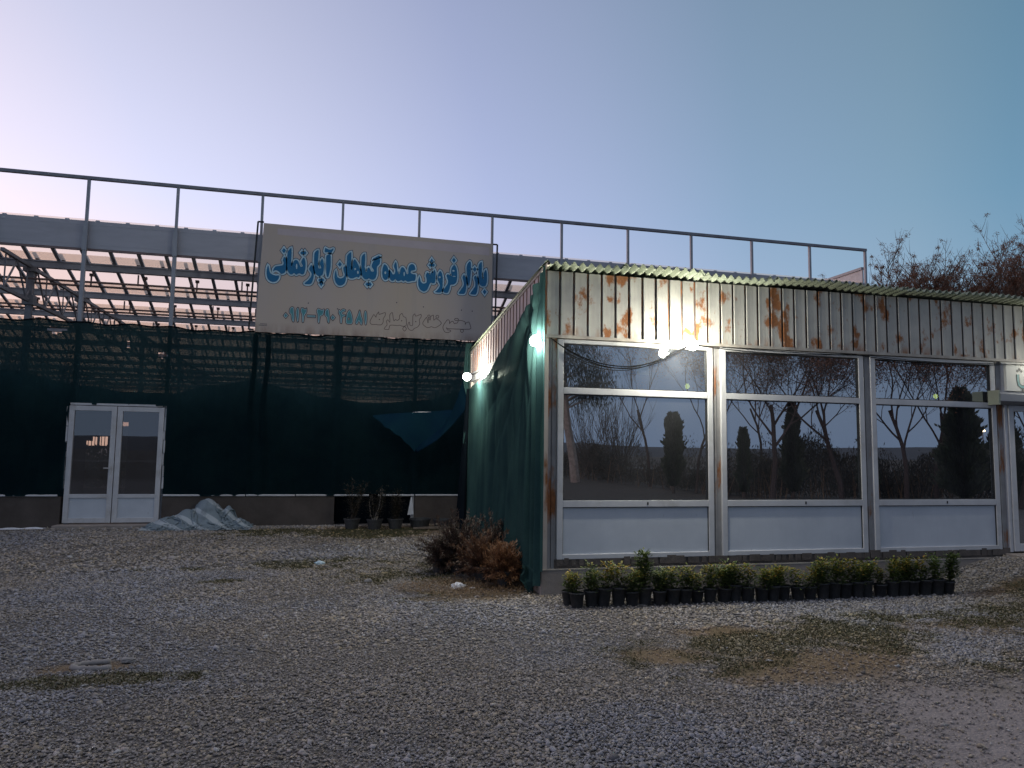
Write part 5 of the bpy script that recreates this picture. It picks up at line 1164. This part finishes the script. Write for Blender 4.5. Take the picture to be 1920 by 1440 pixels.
# seen over the shop roof
gb = 'bare trees behind the shop roof'
def bgtree(seed, px, topz, y, label, k=.62, big=False, sc=1.0):
    t = thing('bare_tree', label, 'tree', (px, y, 0), gb)
    r = random.Random(seed); b = MB(); s = MB()
    base = Vector((0,0,topz*.55)); b.tube([(0,0,0),(.05,.02,topz*.3),tuple(base)], [.14,.11,.09], 7)
    def shoot(p, d, l, rad, lv):
        pts = [p.copy()]; n = 6
        for i in range(n): d = (d+Vector((r.uniform(-.1,.1), r.uniform(-.1,.1), .07))).normalized(); p = p+d*l/n; pts.append(p.copy())
        b.tube(pts, [rad*(1-.75*i/n) for i in range(n+1)], 4 if lv < 2 else 3, False)
        if lv < 3:
            for i in range((8,6,5)[lv]):
                k_ = r.uniform(1.2,n); j = min(int(k_),n-1); q = pts[j].lerp(pts[j+1], k_-j); a = r.random()*6.28
                nd = (d*.7+Vector((math.cos(a), math.sin(a), r.uniform(-.1,.5)))*r.uniform(.4,.9)).normalized(); shoot(q, nd, l*r.uniform(.4,.62), rad*.52, lv+1)
        if lv >= 1:
            for c in range(2 if lv == 1 else 1):
                if r.random() > k: continue
                q = pts[r.randint(2,5)]; sz = r.uniform(.03,.09)
                for z_ in range(r.randint(28,64)):
                    leafq(s, q+Vector((r.gauss(0,sz),r.gauss(0,sz),r.gauss(0,sz*.8))), (r.uniform(-1,1),r.uniform(-1,1),r.uniform(-1,1)), (0,0,1), r.uniform(.03,.065), .014)
        if big and lv == 1 and r.random() < .30:
            q = pts[4]; 
            for z_ in range(420): leafq(s, q+Vector((r.gauss(0,.26),r.gauss(0,.26),r.gauss(0,.12))), (r.uniform(-1,1),r.uniform(-1,1),r.uniform(-1,1)), (0,0,1), r.uniform(.03,.07), .016)
    for i in range(7):
        a = i*.9+r.random(); shoot(base-Vector((0,0,r.uniform(0,topz*.1))), Vector((math.cos(a)*.55, math.sin(a)*.55, 1)).normalized(), topz*.50*r.uniform(.8,1.02), .07, 0)
    b.build('trunk', M_branch, t); s.build('seed_clusters', M_seed, t); return t
bgtree(41, 20.9, 7.2, 23.5, 'small bare tree with a single brown tuft right beside the greenhouse end post')
bgtree(46, 21.9, 7.0, 23.5, 'low spreading bare tree between the greenhouse end and the taller trees')
bgtree(42, 22.9, 7.4, 23.0, 'wide bare tree with sparse reddish pods, left of the tallest fan of branches')
bgtree(43, 24.1, 8.2, 23.4, 'tall fan-shaped bare tree with reddish pods above the middle of the roof end')
bgtree(45, 25.5, 7.7, 23.0, 'upright bare tree with thin reddish twigs right of the tall fan')
bgtree(44, 27.2, 7.7, 23.0, 'tall bare tree with dense orange-brown clumps at the right edge', .95, True)
# ------------------------------------------------------------------ across the road: what the windows mirror
gr_ = 'trees across the yard mirrored in the windows'
def bigt(seed, loc, h, label, forks=3, lv=4, spread=.55, seeds=.55, lean=(0,0), r0=.13, rz=0):
    r0 *= .72; lv = 5
    b, s = grow(seed, h*1.35, r0, forks, lv, spread, .09, .21, 5, 3, .72, .3, min(1, seeds*1.3), lean, .07)
    return tree('bare_tree', label, 'tree', loc, gr_, b, s, M_barkred, None, 1, rz)
bigt(11, (15.13,-6.42,0), 7.4, 'bare tree with reddish pods and side limb, mirrored at left of the second window', 3, 4, .6, .6, (.12,0), .15)
bigt(12, (17.3,-5.6,0), 7.2, 'forked bare tree with reddish pods, mirrored at the right of the second window', 3, 4, .55, .6, (-.1,0), .14)
bigt(13, (18.5,-4.0,0), 7.0, 'bare tree with thin curved limbs, mirrored at the left of the third window', 3, 4, .5, .5, (.05,0), .12)
bigt(14, (19.9,-4.2,0), 6.8, 'straight bare tree with pods, mirrored near the middle of the third window', 3, 4, .5, .6, (.0,.05), .11)
bigt(15, (14.75,-11.2,0), 7.2, 'Y-forked slender tree, mirrored at the right edge of the first window', 2, 4, .38, .35, (.03,0), .10)
bigt(16, (15.4,-17.0,0), 8.3, 'tall thin straight tree, mirrored in the right half of the first window', 2, 4, .35, .3, (0,0), .11)
bigt(19, (16.2,-9.0,0), 7.6, 'slim bare tree between two cypresses, mirrored in the second window', 2, 4, .4, .4, (.02,0), .09)
bigt(20, (21.5,-2.6,0), 6.5, 'bare tree mirrored at the right edge of the third window', 3, 4, .5, .5, (.0,0), .11)
def fan(seed, loc, h, label, n=26):
    r = random.Random(seed); b = MB(); t = thing('bare_shrub', label, 'shrub', loc, 'multi-stemmed bare shrubs mirrored in the first window')
    for k in range(n):
        a = r.random()*6.28; t_ = r.uniform(.08,.75); d = Vector((math.cos(a)*t_, math.sin(a)*t_, 1)).normalized(); p = Vector((0,0,.3)); pts = [Vector((0,0,0)), p.copy()]; l = h*r.uniform(.6,1.05)
        for i in range(6): d = (d+Vector((r.uniform(-.06,.06),r.uniform(-.06,.06),.03))).normalized(); p = p+d*l/6; pts.append(p.copy())
        b.tube(pts, [.05,.028,.022,.018,.015,.012,.009,.004], 4, False)
        for q_ in range(9):
            k_ = r.uniform(2,7); j = min(int(k_),6); q = pts[j].lerp(pts[j+1], k_-j); nd = (d+Vector((r.uniform(-.6,.6), r.uniform(-.6,.6), .2))).normalized(); b.tube([q, q+nd*l*.12, q+(nd+Vector((0,0,.15)))*l*.25], [.010,.007,.003], 3, False)
    b.build('stems', M_bark, t)
fan(1, (18.9,-29.0,0), 5.4, 'wide fan-shaped bare shrub, mirrored left of centre in the first window', 34)
fan(2, (15.0,-24.6,0), 4.9, 'upright bare shrub beside the pale leaning trunk, mirrored at the left', 22)
fan(3, (17.4,-27.5,0), 5.0, 'slim bare shrub between the other two, mirrored in the first window', 16)
def conifer(loc, h, r0, label, seed, cone=.6, m=None):
    r = random.Random(seed); t = thing('cypress', label, 'cypress', loc, 'dark cypresses mirrored in the windows'); b = MB(); f = MB()
    b.tube([(0,0,0),(0,0,h*.9)], [.07,.01], 6)
    for i in range(int(7000*h*r0/1.2)):
        u = r.random(); z = .08*h+.92*h*u; rad = r0*(min(1,(u*5)**.6)*(1-u)**cone)*(1+.22*math.sin(u*23+seed)+.25*r.uniform(-1,1)); a = r.random()*6.28; k = r.uniform(.05,1.0)+(.35*r.random() if r.random() < .12 else 0)
        d = Vector((math.cos(a)*.7, math.sin(a)*.7, 1)); leafq(f, (math.cos(a)*rad*k, math.sin(a)*rad*k, z), d+Vector((r.uniform(-.3,.3),r.uniform(-.3,.3),0)), (math.sin(a),-math.cos(a),.2), r.uniform(.10,.24), .04)
    b.build('trunk', M_bark, t); f.build('crown', m or M_cyp, t)
conifer((13.75,-11.2,0), 3.2, .34, 'ragged dark cypress with a square top, mirrored in the first window', 1, .18)
conifer((14.93,-7.9,0), 2.5, .24, 'small slim cypress, mirrored at the left of the second window', 2, .5)
conifer((16.3,-6.9,0), 3.45, .42, 'tall pointed cypress, mirrored in the middle of the second window', 3, .7)
conifer((18.1,-5.3,0), 2.9, .30, 'slim cypress, mirrored at the left edge of the third window', 4, .5)
conifer((19.5,-2.7,0), 3.7, .75, 'broad dark conifer, mirrored at the right of the third window', 5, .6)
conifer((22.0,-3.5,0), 3.3, .5, 'dark conifer mirrored in the shop door glass', 6, .5)
# leafy tree with pale leaning trunk
r = random.Random(9); t = thing('leafy_tree', 'tall leafy tree with pale leaning trunk, mirrored at the left edge of the first window', 'tree', (12.9,-20.9,0))
b = MB(); tp = [(0,0,0),(-.15,0,1.2),(-.5,.05,3),(-.75,.1,5),(-.8,.1,7),(-.7,.1,9)]; b.tube(tp, [.28,.24,.21,.18,.14,.08], 8)
f = MB()
for k in range(26):
    z = r.uniform(4.5,10.5); a = r.random()*6.28; q = Vector((-.6+math.cos(a)*r.uniform(.4,2.3), math.sin(a)*1.8, z)); b.tube([(-.7,.1,z-.8), q], [.05,.015], 4, False)
    for z_ in range(420):
        p = q+Vector((r.gauss(0,.45),r.gauss(0,.45),r.gauss(0,.5))); leafq(f, p, (r.uniform(-.3,.3),r.uniform(-.3,.3),-1), (1,0,0), r.uniform(.12,.28), .04)
b.build('trunk', M_palebark, t); f.build('crown', M_euc, t)
# scrub along the verge
r = random.Random(14); f = MB(); s = MB()
row = [(11.0,-31),(13,-29),(15.5,-27),(14.6,-22),(14.9,-14),(15.0,-10),(15.6,-8),(16.8,-7.1),(18.3,-6.0),(19.8,-5.2),(21.5,-4.4),(24,-3.5),(28,-2)]
for i in range(90000):
    k_ = r.random()*(len(row)-1); j = min(int(k_), len(row)-2); u = k_-j; x = row[j][0]+(row[j+1][0]-row[j][0])*u+abs(r.gauss(0,.9)); y = row[j][1]+(row[j+1][1]-row[j][1])*u-abs(r.gauss(0,1.1))
    hh = (.4+2.6*float(vnoise(x*1.1, y*.9, 3))**1.3)*(1 if x > 14.6 else .5); z = hh*r.random()**.7; leafq(f, (x,y,z), (r.uniform(-.6,.6),r.uniform(-.6,.6),1), (r.uniform(-1,1),r.uniform(-1,1),0), r.uniform(.08,.2), .016)
for i in range(170):
    k_ = r.random()*(len(row)-1); j = min(int(k_), len(row)-2); u = k_-j; x = row[j][0]+(row[j+1][0]-row[j][0])*u+r.gauss(0,.4); y = row[j][1]+(row[j+1][1]-row[j][1])*u+r.uniform(-.3,.3); h = r.uniform(.6,1.3)
    s.tube([(x,y,0),(x+r.uniform(-.3,.3),y+r.uniform(-.2,.2),h)], [.010,.005], 3, False)
o = tag(f.build('undergrowth', M_scrub), 'dark winter undergrowth along the far side of the yard', 'undergrowth', kind='stuff'); tag(s.build('dry_stalks', M_drygrass), 'pale dry stalks standing in the undergrowth', 'stalks', kind='stuff')
# far land
b = MB()
def hill(u, v):
    x = -700+1700*u; y = -330-160*v; return (x, y, (3+9*float(fbm(u*9, 1, 4, 4)))*math.sin(math.pi*min(.98,v*.98)) )
b.grid(hill, 90, 8); M_hill = mat('far_land', (.055,.06,.072), (.07,.075,.085), .05, .95, bump=0); tag(b.build('hills', M_hill, smooth=True), kind='structure')
M_field = mat('field_strip', (.13,.12,.11), (.09,.085,.08), .3, .95, bump=0)
b = MB(); b.quad((-60,-62,.01),(200,-62,.01),(200,-50,.01),(-60,-50,.01)); tag(b.build('road', M_field), kind='structure')
for i, (x, y, z) in enumerate(((88,-70,5.2),(96,-74,5.6),(104,-66,4.6))):
    t = thing('street_lamp', ('far street lamp with warm light, leftmost of three','far street lamp with warm light, middle of three','far street lamp with warm light, rightmost of three')[i], 'street lamp', (x,y,0), 'far street lamps')
    MB().box(-.06,.06,-.06,.06,0,z).build('pole', M_steel, t); MB().box(-.25,.25,-.2,.2,z,z+.25).build('lamp_head', M_farlight, t)
